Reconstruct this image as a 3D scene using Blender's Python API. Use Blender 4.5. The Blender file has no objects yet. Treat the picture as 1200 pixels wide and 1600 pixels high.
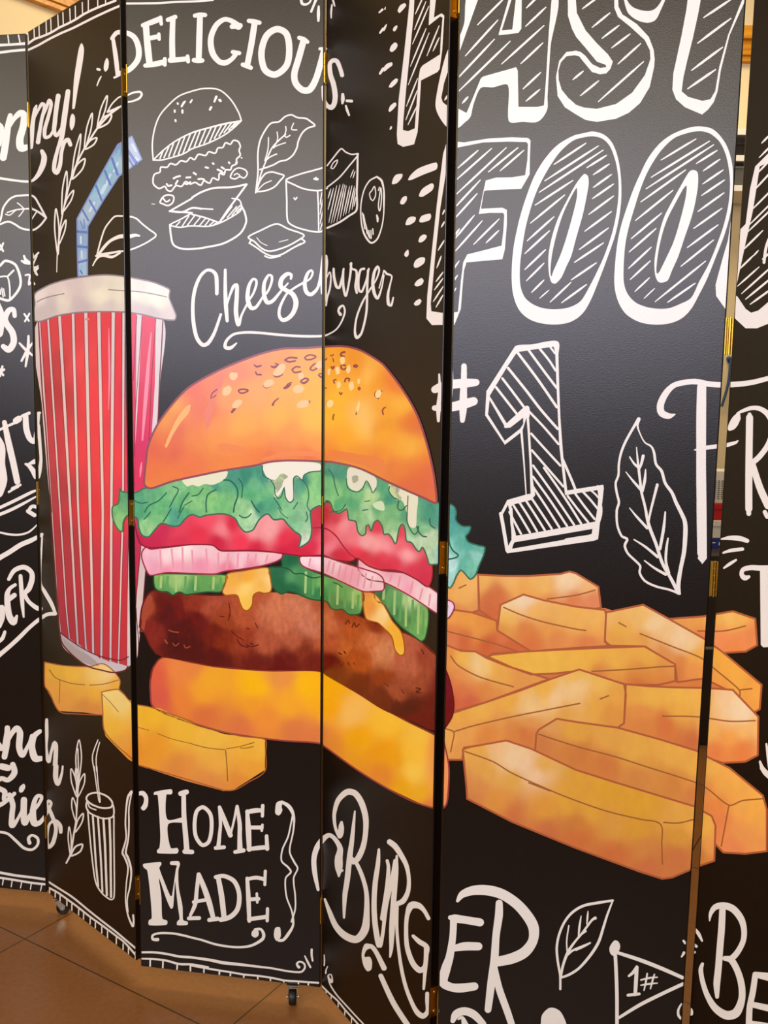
import bpy, math, random
from mathutils import Vector, noise
from mathutils.geometry import delaunay_2d_cdt, tessellate_polygon
random.seed(7)
D = bpy.data; C = bpy.context.scene.collection

# ------------------------------------------------------------ camera
S = 1.157                       # metres per unit of the solved layout
Z0 = 0.045                      # underside of the panels above the floor
F_PX, PITCH, ROLL = 1402.9, 0.10136, 0.01294
CAM = Vector((0, 0, S + Z0))
cam = D.cameras.new('camera'); cam_o = D.objects.new('camera', cam); C.objects.link(cam_o)
cam.sensor_fit = 'VERTICAL'; cam.sensor_height = 36.0; cam.lens = F_PX * 36.0 / 1600.0
cam.clip_start = 0.02
def ray(px, py):
    x = (px - 600) / F_PX; y = -(py - 800) / F_PX
    c, s = math.cos(ROLL), math.sin(ROLL)
    x, y = c * x - s * y, s * x + c * y
    cp, sp = math.cos(PITCH), math.sin(PITCH)
    return Vector((x, cp + y * sp, -sp + y * cp))
def proj(p):
    v = p - CAM
    cp, sp = math.cos(PITCH), math.sin(PITCH)
    yc = v.y * cp - v.z * sp; zc = v.y * sp + v.z * cp
    u, w = v.x / yc, zc / yc
    c, s = math.cos(ROLL), math.sin(ROLL)
    u, w = c * u + s * w, -s * u + c * w
    return 600 + F_PX * u, 800 - F_PX * w
right = ray(1600, 800) - ray(600, 800); right.normalize()
fwd = ray(600, 800).normalized(); up = right.cross(fwd)
from mathutils import Matrix
cam_o.matrix_world = Matrix(((right.x, up.x, -fwd.x, CAM.x), (right.y, up.y, -fwd.y, CAM.y),
                             (right.z, up.z, -fwd.z, CAM.z), (0, 0, 0, 1)))
bpy.context.scene.camera = cam_o
sc = bpy.context.scene
sc.view_settings.view_transform = 'Standard'; sc.view_settings.look = 'None'
sc.view_settings.gamma = 1; sc.view_settings.use_curve_mapping = False
sc.view_settings.exposure = 0.17
# ------------------------------------------------------------ light
w = D.worlds.new('world'); sc.world = w; w.use_nodes = True
w.node_tree.nodes['Background'].inputs[0].default_value = (1.0, 0.84, 0.62, 1)
w.node_tree.nodes['Background'].inputs[1].default_value = 0.24
def area(name, loc, target, sx, sy, power, col):
    l = D.lights.new(name, 'AREA'); l.shape = 'RECTANGLE'; l.size = sx; l.size_y = sy
    l.energy = power; l.color = col
    o = D.objects.new(name, l); C.objects.link(o); o.location = loc
    o.rotation_euler = (Vector(target) - Vector(loc)).to_track_quat('-Z', 'Y').to_euler()
    return o
dw = area('daylight_window', (-1.3, -1.3, 1.96), (-0.4, 1.6, 1.72), 4.6, 0.95, 29, (0.74, 0.75, 1.0))
dw.data.spread = math.radians(105)
area('warm_ceiling_lamp', (-1.7, -1.2, 3.2), (-0.6, 1.2, 0.2), 6.2, 3.0, 235, (1.0, 0.85, 0.60))
area('ceiling_lamp_behind_screen', (0.3, 3.0, 3.2), (0.3, 3.0, 0), 2.2, 0.9, 42, (1.0, 0.86, 0.62))

# ------------------------------------------------------------ materials
def lin(h):
    h = h.lstrip('#'); r = []
    for i in (0, 2, 4):
        c = int(h[i:i + 2], 16) / 255
        r.append(c / 12.92 if c <= 0.04045 else ((c + 0.055) / 1.055) ** 2.4)
    return r
def mat(name, col, rough=0.5, metal=0.0, bump=0.0, bscale=200.0, vary=0.0, vscale=8.0):
    m = D.materials.new(name); m.use_nodes = True; nt = m.node_tree
    b = nt.nodes['Principled BSDF']
    c = lin(col) if isinstance(col, str) else col
    b.inputs['Base Color'].default_value = (*c, 1)
    b.inputs['Roughness'].default_value = rough; b.inputs['Metallic'].default_value = metal
    tc = nt.nodes.new('ShaderNodeTexCoord')
    if vary:
        n = nt.nodes.new('ShaderNodeTexNoise'); n.inputs['Scale'].default_value = vscale
        n.inputs['Detail'].default_value = 5
        r = nt.nodes.new('ShaderNodeValToRGB')
        r.color_ramp.elements[0].position = 0.3; r.color_ramp.elements[1].position = 0.7
        r.color_ramp.elements[0].color = (*[x * (1 - vary) for x in c], 1)
        r.color_ramp.elements[1].color = (*[min(1, x * (1 + vary)) for x in c], 1)
        nt.links.new(tc.outputs['Object'], n.inputs['Vector'])
        nt.links.new(n.outputs['Fac'], r.inputs['Fac']); nt.links.new(r.outputs['Color'], b.inputs['Base Color'])
    if bump:
        n = nt.nodes.new('ShaderNodeTexNoise'); n.inputs['Scale'].default_value = bscale
        bp = nt.nodes.new('ShaderNodeBump'); bp.inputs['Strength'].default_value = bump
        bp.inputs['Distance'].default_value = 0.001
        nt.links.new(tc.outputs['Object'], n.inputs['Vector'])
        nt.links.new(n.outputs['Fac'], bp.inputs['Height']); nt.links.new(bp.outputs['Normal'], b.inputs['Normal'])
    return m
def leather(m):                 # fine grained vinyl: small cells in the surface
    nt = m.node_tree; b = nt.nodes['Principled BSDF']
    tc = nt.nodes.new('ShaderNodeTexCoord'); v = nt.nodes.new('ShaderNodeTexVoronoi')
    v.inputs['Scale'].default_value = 620
    bp = nt.nodes.new('ShaderNodeBump'); bp.inputs['Strength'].default_value = 0.2; bp.inputs['Distance'].default_value = 0.0004
    nt.links.new(tc.outputs['Object'], v.inputs['Vector']); nt.links.new(v.outputs['Distance'], bp.inputs['Height'])
    nt.links.new(bp.outputs['Normal'], b.inputs['Normal'])
PANEL_COL = '#090403'
VROUGH, VSPEC = 0.29, 0.48
m_panel = mat('dark_vinyl', PANEL_COL, VROUGH); leather(m_panel)
m_panel.node_tree.nodes['Principled BSDF'].inputs['Specular IOR Level'].default_value = VSPEC
m_print = mat('vinyl_print', '#ffffff', VROUGH); leather(m_print)
m_print.node_tree.nodes['Principled BSDF'].inputs['Specular IOR Level'].default_value = VSPEC
at = m_print.node_tree.nodes.new('ShaderNodeAttribute'); at.attribute_name = 'ink'
m_print.node_tree.links.new(at.outputs['Color'], m_print.node_tree.nodes['Principled BSDF'].inputs['Base Color'])
m_brass = mat('brass', '#c9a13c', 0.28, 1.0)
m_steel = mat('zinc_steel', '#b9b9b2', 0.3, 1.0)
m_rubber = mat('black_rubber', '#0c0c0d', 0.5)
m_cream = mat('cream_wall_paint', '#e6d3a6', 0.8, vary=0.04, vscale=3)
m_ceil = mat('ceiling_paint', '#d8d2c2', 0.9, vary=0.02, vscale=2)
m_red = mat('red_plastic', '#c8141c', 0.35)
m_blue = mat('blue_card', '#1c2f86', 0.5)
m_dark = mat('dark_laminate', '#241c14', 0.35, vary=0.12, vscale=6)
m_grey = mat('grey_metal', '#76746c', 0.45, 0.6)
m_white = mat('white_plastic', '#ece8da', 0.45)
m_cable = mat('blue_cable', '#1d3f6a', 0.4)

def wood():
    m = D.materials.new('honey_wood'); m.use_nodes = True; nt = m.node_tree; b = nt.nodes['Principled BSDF']
    b.inputs['Roughness'].default_value = 0.35
    tc = nt.nodes.new('ShaderNodeTexCoord'); mp = nt.nodes.new('ShaderNodeMapping')
    mp.inputs['Scale'].default_value = (1.0, 22, 22)
    n = nt.nodes.new('ShaderNodeTexNoise'); n.inputs['Scale'].default_value = 2.2; n.inputs['Detail'].default_value = 6
    r = nt.nodes.new('ShaderNodeValToRGB')
    r.color_ramp.elements[0].position = 0.32; r.color_ramp.elements[1].position = 0.68
    r.color_ramp.elements[0].color = (*lin('#a8660e'), 1); r.color_ramp.elements[1].color = (*lin('#e0a028'), 1)
    nt.links.new(tc.outputs['Object'], mp.inputs['Vector']); nt.links.new(mp.outputs['Vector'], n.inputs['Vector'])
    nt.links.new(n.outputs['Fac'], r.inputs['Fac']); nt.links.new(r.outputs['Color'], b.inputs['Base Color'])
    return m
m_wood = wood()

# ------------------------------------------------------------ mesh helpers
class MB:
    def __init__(s): s.v = []; s.f = []; s.m = []; s.sm = []
    def add(s, vs, fs, mi=0, smooth=False):
        o = len(s.v); s.v += [Vector(v) for v in vs]
        for f in fs: s.f.append([o + i for i in f]); s.m.append(mi); s.sm.append(smooth)
    def box(s, a, b, mi=0, M=None):
        vs = [Vector((x, y, z)) for z in (a[2], b[2]) for y in (a[1], b[1]) for x in (a[0], b[0])]
        if M: vs = [M @ v for v in vs]
        s.add(vs, [(0, 2, 3, 1), (4, 5, 7, 6), (0, 1, 5, 4), (2, 6, 7, 3), (0, 4, 6, 2), (1, 3, 7, 5)], mi)
    def cyl(s, p, q, r, n=20, mi=0, r2=None, smooth=True):
        p = Vector(p); q = Vector(q); r2 = r if r2 is None else r2
        d = (q - p).normalized(); a = d.orthogonal().normalized(); b = d.cross(a)
        vs = []
        for c, rr in ((p, r), (q, r2)):
            for i in range(n):
                t = 2 * math.pi * i / n; vs.append(c + (a * math.cos(t) + b * math.sin(t)) * rr)
        s.add(vs, [(i, (i + 1) % n, n + (i + 1) % n, n + i) for i in range(n)], mi, smooth)
        s.add(vs[:n], [tuple(reversed(range(n)))], mi); s.add(vs[n:], [tuple(range(n))], mi)
    def tube(s, pts, r, n=8, mi=0):
        pts = [Vector(p) for p in pts]; vs = []; ref = None
        for i, p in enumerate(pts):
            d = (pts[min(i + 1, len(pts) - 1)] - pts[max(i - 1, 0)]).normalized()
            a = (ref - d * ref.dot(d)).normalized() if ref else d.orthogonal().normalized()
            ref = a; b = d.cross(a)
            for k in range(n):
                t = 2 * math.pi * k / n; vs.append(p + (a * math.cos(t) + b * math.sin(t)) * r)
        fs = [(i * n + k, i * n + (k + 1) % n, (i + 1) * n + (k + 1) % n, (i + 1) * n + k)
              for i in range(len(pts) - 1) for k in range(n)]
        s.add(vs, fs, mi, True)
        s.add(vs[:n], [tuple(reversed(range(n)))], mi); s.add(vs[-n:], [tuple(range(n))], mi)
    def lathe(s, prof, M, n=28, mi=0):
        vs = []
        for r, z in prof:
            for k in range(n):
                t = 2 * math.pi * k / n; vs.append(M @ Vector((r * math.cos(t), r * math.sin(t), z)))
        m = len(prof)
        s.add(vs, [(i * n + k, i * n + (k + 1) % n, (i + 1) * n + (k + 1) % n, (i + 1) * n + k)
                   for i in range(m - 1) for k in range(n)], mi, True)
        s.add(vs[:n], [tuple(reversed(range(n)))], mi); s.add(vs[-n:], [tuple(range(n))], mi)
    def build(s, name, mats, parent=None, bevel=0, origin=None):
        me = D.meshes.new(name)
        org = Vector(origin) if origin is not None else Vector((0, 0, 0))
        me.from_pydata([v - org for v in s.v], [], s.f)
        if not isinstance(mats, (list, tuple)): mats = [mats]
        for m in mats: me.materials.append(m)
        for p, mi, sm in zip(me.polygons, s.m, s.sm): p.material_index = mi; p.use_smooth = sm
        me.update(); o = D.objects.new(name, me); C.objects.link(o); o.location = org
        if parent is not None:
            o.parent = parent; o.matrix_parent_inverse = Matrix.Translation(-parent_loc(parent))
        if bevel:
            bv = o.modifiers.new('bevel', 'BEVEL'); bv.width = bevel; bv.segments = 3; bv.limit_method = 'ANGLE'
        return o
def parent_loc(o):
    v = Vector(o.location); 
    return v
def empty(name, loc):
    o = D.objects.new(name, None); C.objects.link(o); o.location = loc; o.empty_display_size = 0.1; return o
def tag(o, label=None, cat=None, group=None, kind=None):
    for k, v in (('label', label), ('category', cat), ('group', group), ('kind', kind)):
        if v: o[k] = v
    return o

# ------------------------------------------------------------ the room
m_floor = D.materials.new('brown_floor_tile'); m_floor.use_nodes = True
def floor_mat():
    nt = m_floor.node_tree; b = nt.nodes['Principled BSDF']
    tc = nt.nodes.new('ShaderNodeTexCoord'); mp = nt.nodes.new('ShaderNodeMapping')
    nt.links.new(tc.outputs['Object'], mp.inputs['Vector'])
    br = nt.nodes.new('ShaderNodeTexBrick'); br.offset = 0; br.squash = 1
    br.inputs['Scale'].default_value = 1; br.inputs['Brick Width'].default_value = TILE; br.inputs['Row Height'].default_value = TILE
    br.inputs['Mortar Size'].default_value = 0.0016; br.inputs['Mortar Smooth'].default_value = 0.2
    br.inputs['Color1'].default_value = (*lin(FLOOR_A), 1); br.inputs['Color2'].default_value = (*lin(FLOOR_B), 1)
    br.inputs['Mortar'].default_value = (*lin('#2a180b'), 1)
    nt.links.new(mp.outputs['Vector'], br.inputs['Vector'])
    n = nt.nodes.new('ShaderNodeTexNoise'); n.inputs['Scale'].default_value = 90; n.inputs['Detail'].default_value = 4
    nt.links.new(tc.outputs['Object'], n.inputs['Vector'])
    mx = nt.nodes.new('ShaderNodeMix'); mx.data_type = 'RGBA'; mx.blend_type = 'OVERLAY'; mx.inputs[0].default_value = 0.25
    nt.links.new(br.outputs['Color'], mx.inputs[6]); nt.links.new(n.outputs['Fac'], mx.inputs[7])
    nt.links.new(mx.outputs[2], b.inputs['Base Color']); b.inputs['Roughness'].default_value = 0.3
TILE, FLOOR_A, FLOOR_B = 0.6, '#87592f', '#80542b'
def on_floor(px, py):
    r = ray(px, py); return CAM + r * (-CAM.z / r.z)
def on_y(px, py, Y):
    r = ray(px, py); return CAM + r * ((Y - CAM.y) / r.y)
bm = MB(); bm.add([(-6, -6, 0), (6, -6, 0), (6, 6, 0), (-6, 6, 0)], [(0, 1, 2, 3)])
fl = bm.build('floor', m_floor); fl['kind'] = 'structure'
fl.location = (-0.817, 1.963, 0); fl.rotation_euler = (0, 0, math.radians(-31.7)); floor_mat()
WY = 3.95                                                    # back wall
def at_z(px, py, z): r = ray(px, py); return CAM + r * ((z - CAM.z) / r.z)
ZC = 3.3
ZCO, ZCT = on_y(1168, 95, WY - 0.03).z, on_y(1170, 38, WY - 0.03).z   # foot and head of the wooden cornice
q1 = at_z(54, 0, ZCO); q2 = at_z(97, 16, ZCO)                # the same cornice on the slanting left wall
wd = Vector((q2.x - q1.x, q2.y - q1.y, 0)).normalized(); wn = Vector((wd.y, -wd.x, 0)); q1 = q1 - wn * 0.03
t_ = (WY - q1.y) / wd.y; KX = q1.x + wd.x * t_               # corner of the two walls
def wall_slab(name, a, b, z0, z1, th, m, kind=True):
    d = (b - a).normalized(); n = Vector((d.y, -d.x, 0)); mb = MB()
    vs = [Vector((p.x, p.y, z)) for z in (z0, z1) for p in (a, b, b - n * th, a - n * th)]
    mb.add(vs, [(3, 2, 1, 0), (4, 5, 6, 7), (0, 1, 5, 4), (1, 2, 6, 5), (2, 3, 7, 6), (3, 0, 4, 7)])
    o = mb.build(name, m, origin=(a + b) / 2 + Vector((0, 0, 0)))
    if kind: o['kind'] = 'structure'
    return o
corner = Vector((KX, WY, 0)); wleft = corner - wd * 4.6
wall_slab('wall_back', corner, Vector((4.5, WY, 0)), 0, ZC, 0.12, m_cream)
wall_slab('wall_left', wleft, corner, 0, ZC, 0.12, m_cream)
bm = MB(); bm.box((-5.5, -3.4, ZC), (4.6, WY + 0.12, ZC + 0.12)); ce = bm.build('ceiling', m_ceil); ce['kind'] = 'structure'
def cornice(name, a, b):
    d = (b - a).normalized(); n = Vector((d.y, -d.x, 0)); mb = MB()
    for f0, f1, t in ((0, .10, 0.030), (.10, .17, 0.018), (.17, .28, 0.028), (.28, .62, 0.016), (.62, .72, 0.03), (.72, 1, 0.022)):
        z0 = ZCO + (ZCT - ZCO) * f0; z1 = ZCO + (ZCT - ZCO) * f1
        vs = [Vector((p.x, p.y, z)) for z in (z0, z1) for p in (a + n * t, b + n * t, b, a)]
        mb.add(vs, [(3, 2, 1, 0), (4, 5, 6, 7), (0, 1, 5, 4), (1, 2, 6, 5), (2, 3, 7, 6), (3, 0, 4, 7)])
    o = mb.build(name, m_wood, origin=(a + b) / 2 + Vector((0, 0, 3.0))); o['kind'] = 'structure'
cornice('trim_1', wleft, corner); cornice('trim_2', corner, Vector((4.5, WY, 0)))

# ------------------------------------------------------------ the folding screen
TH = 0.018                       # panel thickness
ZT = Z0 + 1.7293 * S             # top of the panels
def unit_xy(px, py):             # where the ray of a point on the lower edge meets the level of the panel undersides
    r = ray(px, py); return (CAM + r * ((Z0 - CAM.z) / r.z)).xy
A_ = Vector((-0.6991, 1.8023)) * S; B_ = Vector((-0.4488, 1.5685)) * S; B2 = Vector((-0.434, 1.5512)) * S
C_ = Vector((-0.1007, 1.4955)) * S; D_ = Vector((0.0786, 1.1991)) * S
D2 = Vector((0.094, 1.190)) * S
E_ = D2 + Vector((0.330, -0.062)) * S
F_ = E_ + Vector((0.19, -0.27)) * S
P0l = A_ + Vector((-0.335, 0.05)) * S
# every panel: two points of its face in plan, and the photo lines of its left and right edges (x at y=0, x at y=1600)
def xl(x0, y0, x1, y1): k = (x1 - x0) / (y1 - y0); return (x0 - k * y0, x0 + k * (1600 - y0))
PAN = [
    dict(a=P0l, b=A_, l=None, r=xl(40.2, 48, 72.5, 1394), clip=(-400, 41)),
    dict(a=A_, b=B_, l=xl(42.3, 47.5, 76, 1394), r=xl(187.5, 0, 212.5, 1500)),
    dict(a=B2, b=C_, l=xl(195.5, 0, 220, 1508), r=xl(506.8, 0, 500.3, 1543)),
    dict(a=C_, b=D_, l=xl(509.5, 0, 502.3, 1543.5), r=xl(702.5, 30, 671.5, 1560)),
    dict(a=D2, b=E_, l=xl(717, 30, 683.5, 1600), r=xl(1166, 0, 1066, 1600)),
    dict(a=E_, b=F_, l=xl(1177.5, 0, 1076, 1600), r=None),
]
root = empty('folding_screen', (0, 1.75, 0))
tag(root, 'black folding screen printed with a burger, striped cup and chalk lettering, on small casters', 'folding screen')
def on_panel(P, px, py, off=0.0):
    r = ray(px, py); n = P['n']; d0 = P['o']
    t = (n.dot(d0 + n * off - CAM)) / n.dot(r)
    return CAM + r * t
def edge_pt(P, ln, z):           # the point of an edge line at height z on the panel face
    lo, hi = -1500.0, 3500.0
    for _ in range(50):
        m_ = (lo + hi) / 2
        x = ln[0] + (ln[1] - ln[0]) * m_ / 1600
        if on_panel(P, x, m_).z > z: lo = m_
        else: hi = m_
    return on_panel(P, ln[0] + (ln[1] - ln[0]) * lo / 1600, lo)
BEV = 0.0022
for i, P in enumerate(PAN):
    a3 = Vector((P['a'].x, P['a'].y, Z0)); b3 = Vector((P['b'].x, P['b'].y, Z0))
    d = (b3 - a3).normalized(); n = Vector((d.y, -d.x, 0))          # n points towards the room's front
    P['o'] = a3; P['n'] = n; P['d'] = d
    bl = edge_pt(P, P['l'], Z0) if P['l'] else a3
    tl = edge_pt(P, P['l'], ZT) if P['l'] else a3 + Vector((0, 0, ZT - Z0))
    br_ = edge_pt(P, P['r'], Z0) if P['r'] else b3
    tr = edge_pt(P, P['r'], ZT) if P['r'] else b3 + Vector((0, 0, ZT - Z0))
    P['q'] = (bl, br_, tr, tl)
    mb = MB(); back = [v - n * TH for v in (bl, br_, tr, tl)]
    mb.add([bl, br_, tr, tl] + back, [(0, 1, 2, 3), (5, 4, 7, 6), (0, 3, 7, 4), (1, 5, 6, 2), (3, 2, 6, 7), (0, 4, 5, 1)])
    o = mb.build('panel', m_panel, root, bevel=BEV, origin=(bl + br_) / 2)
    P['obj'] = o; o['label'] = ('panel at the left edge with the end of a script word', 'panel with the striped cup', 'panel with DELICIOUS and HOME MADE lettering', 'panel with the right half of the burger', 'widest panel with FOOD lettering and the fries', 'panel at the right edge beyond the open gap')[i]
    # photo-space clip quad (corners inset by the rounded edge)
    ins = [bl + d * BEV + Vector((0, 0, .002)), br_ - d * BEV + Vector((0, 0, .002)), tr - d * BEV - Vector((0, 0, .002)), tl + d * BEV - Vector((0, 0, .002))]
    P['clip'] = [proj(v) for v in ins]

# ------------------------------------------------------------ printed pictures
WH = (0.80, 0.80, 0.80)
def W_at(y):                     # brightness of white print at this height of the photograph, for reading colours off it
    t = min(1, max(0, (y - 300) / 1000.0))
    a = (0.83, 0.83, 0.90); b = (0.72, 0.60, 0.42)
    return [a[k] * (1 - t) + b[k] * t for k in range(3)]
def ink(h, y=800):
    if h == 'W': return WH
    if h == 'K': return tuple(lin(PANEL_COL))
    c = lin(h); w_ = W_at(y)
    return tuple(min(0.95, max(0.002, c[k] - 0.022) / w_[k] * 0.74) for k in range(3))
def catmull(pts, closed, seg=6.0, dim=2):
    n = len(pts)
    if n < 3 and not closed: return [tuple(p) for p in pts]
    out = []
    rng = range(n) if closed else range(n - 1)
    for i in rng:
        p1, p2 = pts[i], pts[(i + 1) % n]
        p0 = pts[i - 1] if (closed or i > 0) else p1
        p3 = pts[(i + 2) % n] if (closed or i + 2 < n) else p2
        L = math.hypot(p2[0] - p1[0], p2[1] - p1[1]); k = max(1, min(14, int(L / seg)))
        d1 = max(1e-3, math.hypot(p1[0] - p0[0], p1[1] - p0[1])) ; d3 = max(1e-3, math.hypot(p3[0] - p2[0], p3[1] - p2[1]))
        s1 = min(1.0, 2 * L / (L + d1)); s3 = min(1.0, 2 * L / (L + d3))
        for j in range(k):
            t = j / k; r = []
            for c in range(dim):
                m1 = (p2[c] - p0[c]) / 2 * s1; m2 = (p3[c] - p1[c]) / 2 * s3
                t2, t3 = t * t, t * t * t
                r.append((2 * t3 - 3 * t2 + 1) * p1[c] + (t3 - 2 * t2 + t) * m1 + (-2 * t3 + 3 * t2) * p2[c] + (t3 - t2) * m2)
            out.append(tuple(r))
    if not closed: out.append(tuple(pts[-1]))
    return out
def stroke_faces(pts):           # pts (x, y, w): quads along the stroke and round ends
    P3 = [pts[0]]
    for p in pts[1:]:
        if math.hypot(p[0] - P3[-1][0], p[1] - P3[-1][1]) > 0.15: P3.append(p)
    if len(P3) < 2: P3 = [(pts[0][0] - .1, pts[0][1], pts[0][2]), (pts[0][0] + .1, pts[0][1], pts[0][2])]
    n = len(P3); L = []; R = []
    for i in range(n):
        a = P3[max(0, i - 1)]; b = P3[min(n - 1, i + 1)]
        dx, dy = b[0] - a[0], b[1] - a[1]; l = math.hypot(dx, dy) or 1
        h = max(0.12, P3[i][2] / 2); nx, ny = -dy / l * h, dx / l * h
        L.append((P3[i][0] + nx, P3[i][1] + ny)); R.append((P3[i][0] - nx, P3[i][1] - ny))
    fs = [[L[i], L[i + 1], R[i + 1], R[i]] for i in range(n - 1)]
    for e, q in ((0, 1), (n - 1, n - 2)):
        r = max(0.12, P3[e][2] / 2)
        if r < 0.35: continue
        a0 = math.atan2(P3[e][1] - P3[q][1], P3[e][0] - P3[q][0]); k = 4 if r < 1.5 else 7
        fs.append([(P3[e][0] + r * math.cos(a0 - math.pi / 2 + math.pi * j / k), P3[e][1] + r * math.sin(a0 - math.pi / 2 + math.pi * j / k)) for j in range(k + 1)])
    return fs
PRINT = {}                       # (motif, layer, colour) -> faces in photo pixels
PAINT = []                       # painted areas with their own colour points
POLY = {}
def put(motif, layer, col, faces): PRINT.setdefault((motif, layer, col), []).extend(faces)
def draw(text):
    motif, layer, col, ox, oy, sc_ = 'lettering', 4, 'W', 0, 0, 4.0
    for line in text.strip().split('\n'):
        line = line.split('#!')[0].strip()
        if not line: continue
        for cmd in line.split(';'):
            t = cmd.split()
            if not t: continue
            c = t[0]
            if c == 'M': motif = t[1]; layer = 4; col = 'W'; continue
            if c == 'T': ox, oy = float(t[1]), float(t[2]); sc_ = float(t[3]) if len(t) > 3 else 4.0; continue
            if c == 'C': col = t[1]; continue
            if c == 'L': layer = float(t[1]); continue
            v = [float(x) for x in t[1:]]
            if motif == 'burger_picture' and c in ('s', 'e'): v[0] *= 1.25
            if motif == 'burger_picture' and c == 'v': v[2::3] = [q * 1.25 for q in v[2::3]]
            X = lambda x, y: (ox + x / sc_, oy + y / sc_)
            if c == 'v':
                p = [(*X(v[i], v[i + 1]), v[i + 2] / sc_) for i in range(0, len(v), 3)]
                put(motif, layer, col, stroke_faces(catmull(p, False, 2.0, 3)))
            elif c in 's':
                p = [(*X(v[i], v[i + 1]), v[0] / sc_) for i in range(1, len(v), 2)]
                put(motif, layer, col, stroke_faces(catmull(p, False, 2.0, 3)))
            elif c == 'l':
                p = [(*X(v[i], v[i + 1]), v[0] / sc_) for i in range(1, len(v), 2)]
                for a, b in zip(p, p[1:]): put(motif, layer, col, stroke_faces([a, b]))
            elif c == 'h':       # tapered hatch mark: x0 y0 x1 y1 ... with thin ends
                for i in range(1, len(v) - 3, 4):
                    a = X(v[i], v[i + 1]); b = X(v[i + 2], v[i + 3]); w0 = v[0] / sc_
                    m1 = tuple(a[k] * .7 + b[k] * .3 for k in (0, 1)); m2 = tuple(a[k] * .25 + b[k] * .75 for k in (0, 1))
                    put(motif, layer, col, stroke_faces([(*a, w0 * .45), (*m1, w0), (*m2, w0), (*b, w0 * .5)]))
            elif c == 'e':
                p = [(*X(v[i], v[i + 1]), v[0] / sc_) for i in range(1, len(v), 2)]
                q = catmull(p, True, 2.0, 3); put(motif, layer, col, stroke_faces(q + [q[0]]))
            elif c == 'p':
                POLY.setdefault((motif, layer, col), []).append([X(v[i], v[i + 1]) for i in range(0, len(v), 2)])
            elif c == 'q':
                POLY.setdefault((motif, layer, col), []).append(catmull([X(v[i], v[i + 1]) for i in range(0, len(v), 2)], True, 2.0))
            elif c == 'f':       # leaf: w x0 y0 x1 y1 bulge
                w0, x0, y0, x1, y1, b = v; dx, dy = x1 - x0, y1 - y0; l = math.hypot(dx, dy); nx, ny = -dy / l * b, dx / l * b
                p = [(x0, y0), (x0 + dx * .3 + nx * .75, y0 + dy * .3 + ny * .75), (x0 + dx * .65 + nx, y0 + dy * .65 + ny), (x1, y1),
                     (x0 + dx * .65 - nx, y0 + dy * .65 - ny), (x0 + dx * .3 - nx * .75, y0 + dy * .3 - ny * .75)]
                p = [(*X(*k), w0 / sc_) for k in p]; q = catmull(p, True, 1.5, 3); put(motif, layer, col, stroke_faces(q + [q[0]]))
def paint(motif, layer, outline, cols, step=4.0, grain=0.10, closed_smooth=True, gscale=0.02, sharp=4.0, soft=60):
    """outline and colour points in photo pixels; the colour runs between the points like watercolour"""
    o = [(outline[i], outline[i + 1]) for i in range(0, len(outline), 2)]
    if closed_smooth: o = catmull(o, True, 3.0)
    cp = [(cols[i], cols[i + 1], ink(cols[i + 2], cols[i + 1])) for i in range(0, len(cols), 3)]
    PAINT.append((motif, layer, o, cp, step, grain, gscale, sharp, soft))
def outline(motif, layer, col, w_, pts, closed=True):
    if motif == 'burger_picture': w_ *= 1.35
    p = [(pts[i], pts[i + 1], w_) for i in range(0, len(pts), 2)]
    q = catmull(p, closed, 2.5, 3)
    if closed: q = q + [q[0]]
    put(motif, layer, col, stroke_faces(q))
def cdt(faces):                  # union of many overlapping faces as separate triangles
    vs = []; fs = []
    for f in faces:
        g = []
        for p in f:
            if not g or abs(p[0] - g[-1][0]) + abs(p[1] - g[-1][1]) > 1e-3: g.append(p)
        if len(g) < 3: continue
        if len(g) == 4: tris = [(0, 1, 2), (0, 2, 3)]
        else: tris = tessellate_polygon([[Vector((p[0], p[1], 0)) for p in g]])
        for t in tris:
            a, b, c = (g[i] for i in t)
            ar = (b[0] - a[0]) * (c[1] - a[1]) - (b[1] - a[1]) * (c[0] - a[0])
            if abs(ar) < 2e-3: continue
            if ar < 0: b, c = c, b
            k = len(vs); vs += [Vector((p[0], p[1])) for p in (a, b, c)]; fs.append([k, k + 1, k + 2])
    if not fs: return [], []
    r = delaunay_2d_cdt(vs, [], fs, 1, 1e-4, True)
    out = []
    for f, o in zip(r[2], r[5]):
        if not o: continue
        m = [sum(r[0][i][k] for i in f) / len(f) for k in (0, 1)]      # keep only what some source triangle really covers
        for t in o:
            a, b, c = (vs[i] for i in fs[t])
            if all((q.x - p.x) * (m[1] - p.y) - (q.y - p.y) * (m[0] - p.x) > -1e-3 for p, q in ((a, b), (b, c), (c, a))): out.append(f); break
    return r[0], out
def clip_poly(poly, quad):
    out = poly
    A2 = sum(quad[i][0] * quad[(i + 1) % 4][1] - quad[(i + 1) % 4][0] * quad[i][1] for i in range(4))
    sgn = 1 if A2 > 0 else -1
    for i in range(4):
        a, b = quad[i], quad[(i + 1) % 4]; inp = out; out = []
        if not inp: return []
        ds = [sgn * ((b[0] - a[0]) * (p[1] - a[1]) - (b[1] - a[1]) * (p[0] - a[0])) for p in inp]
        for j in range(len(inp)):
            p, q = inp[j], inp[(j + 1) % len(inp)]; dp, dq = ds[j], ds[(j + 1) % len(inp)]
            if dp >= 0: out.append(p)
            if (dp >= 0) != (dq >= 0):
                t = dp / (dp - dq); out.append(tuple(p[k] + (q[k] - p[k]) * t for k in range(len(p))))
    return out
STEP_OFF = 0.00006
NAMES = {}                       # motif -> (object name, label)
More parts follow.
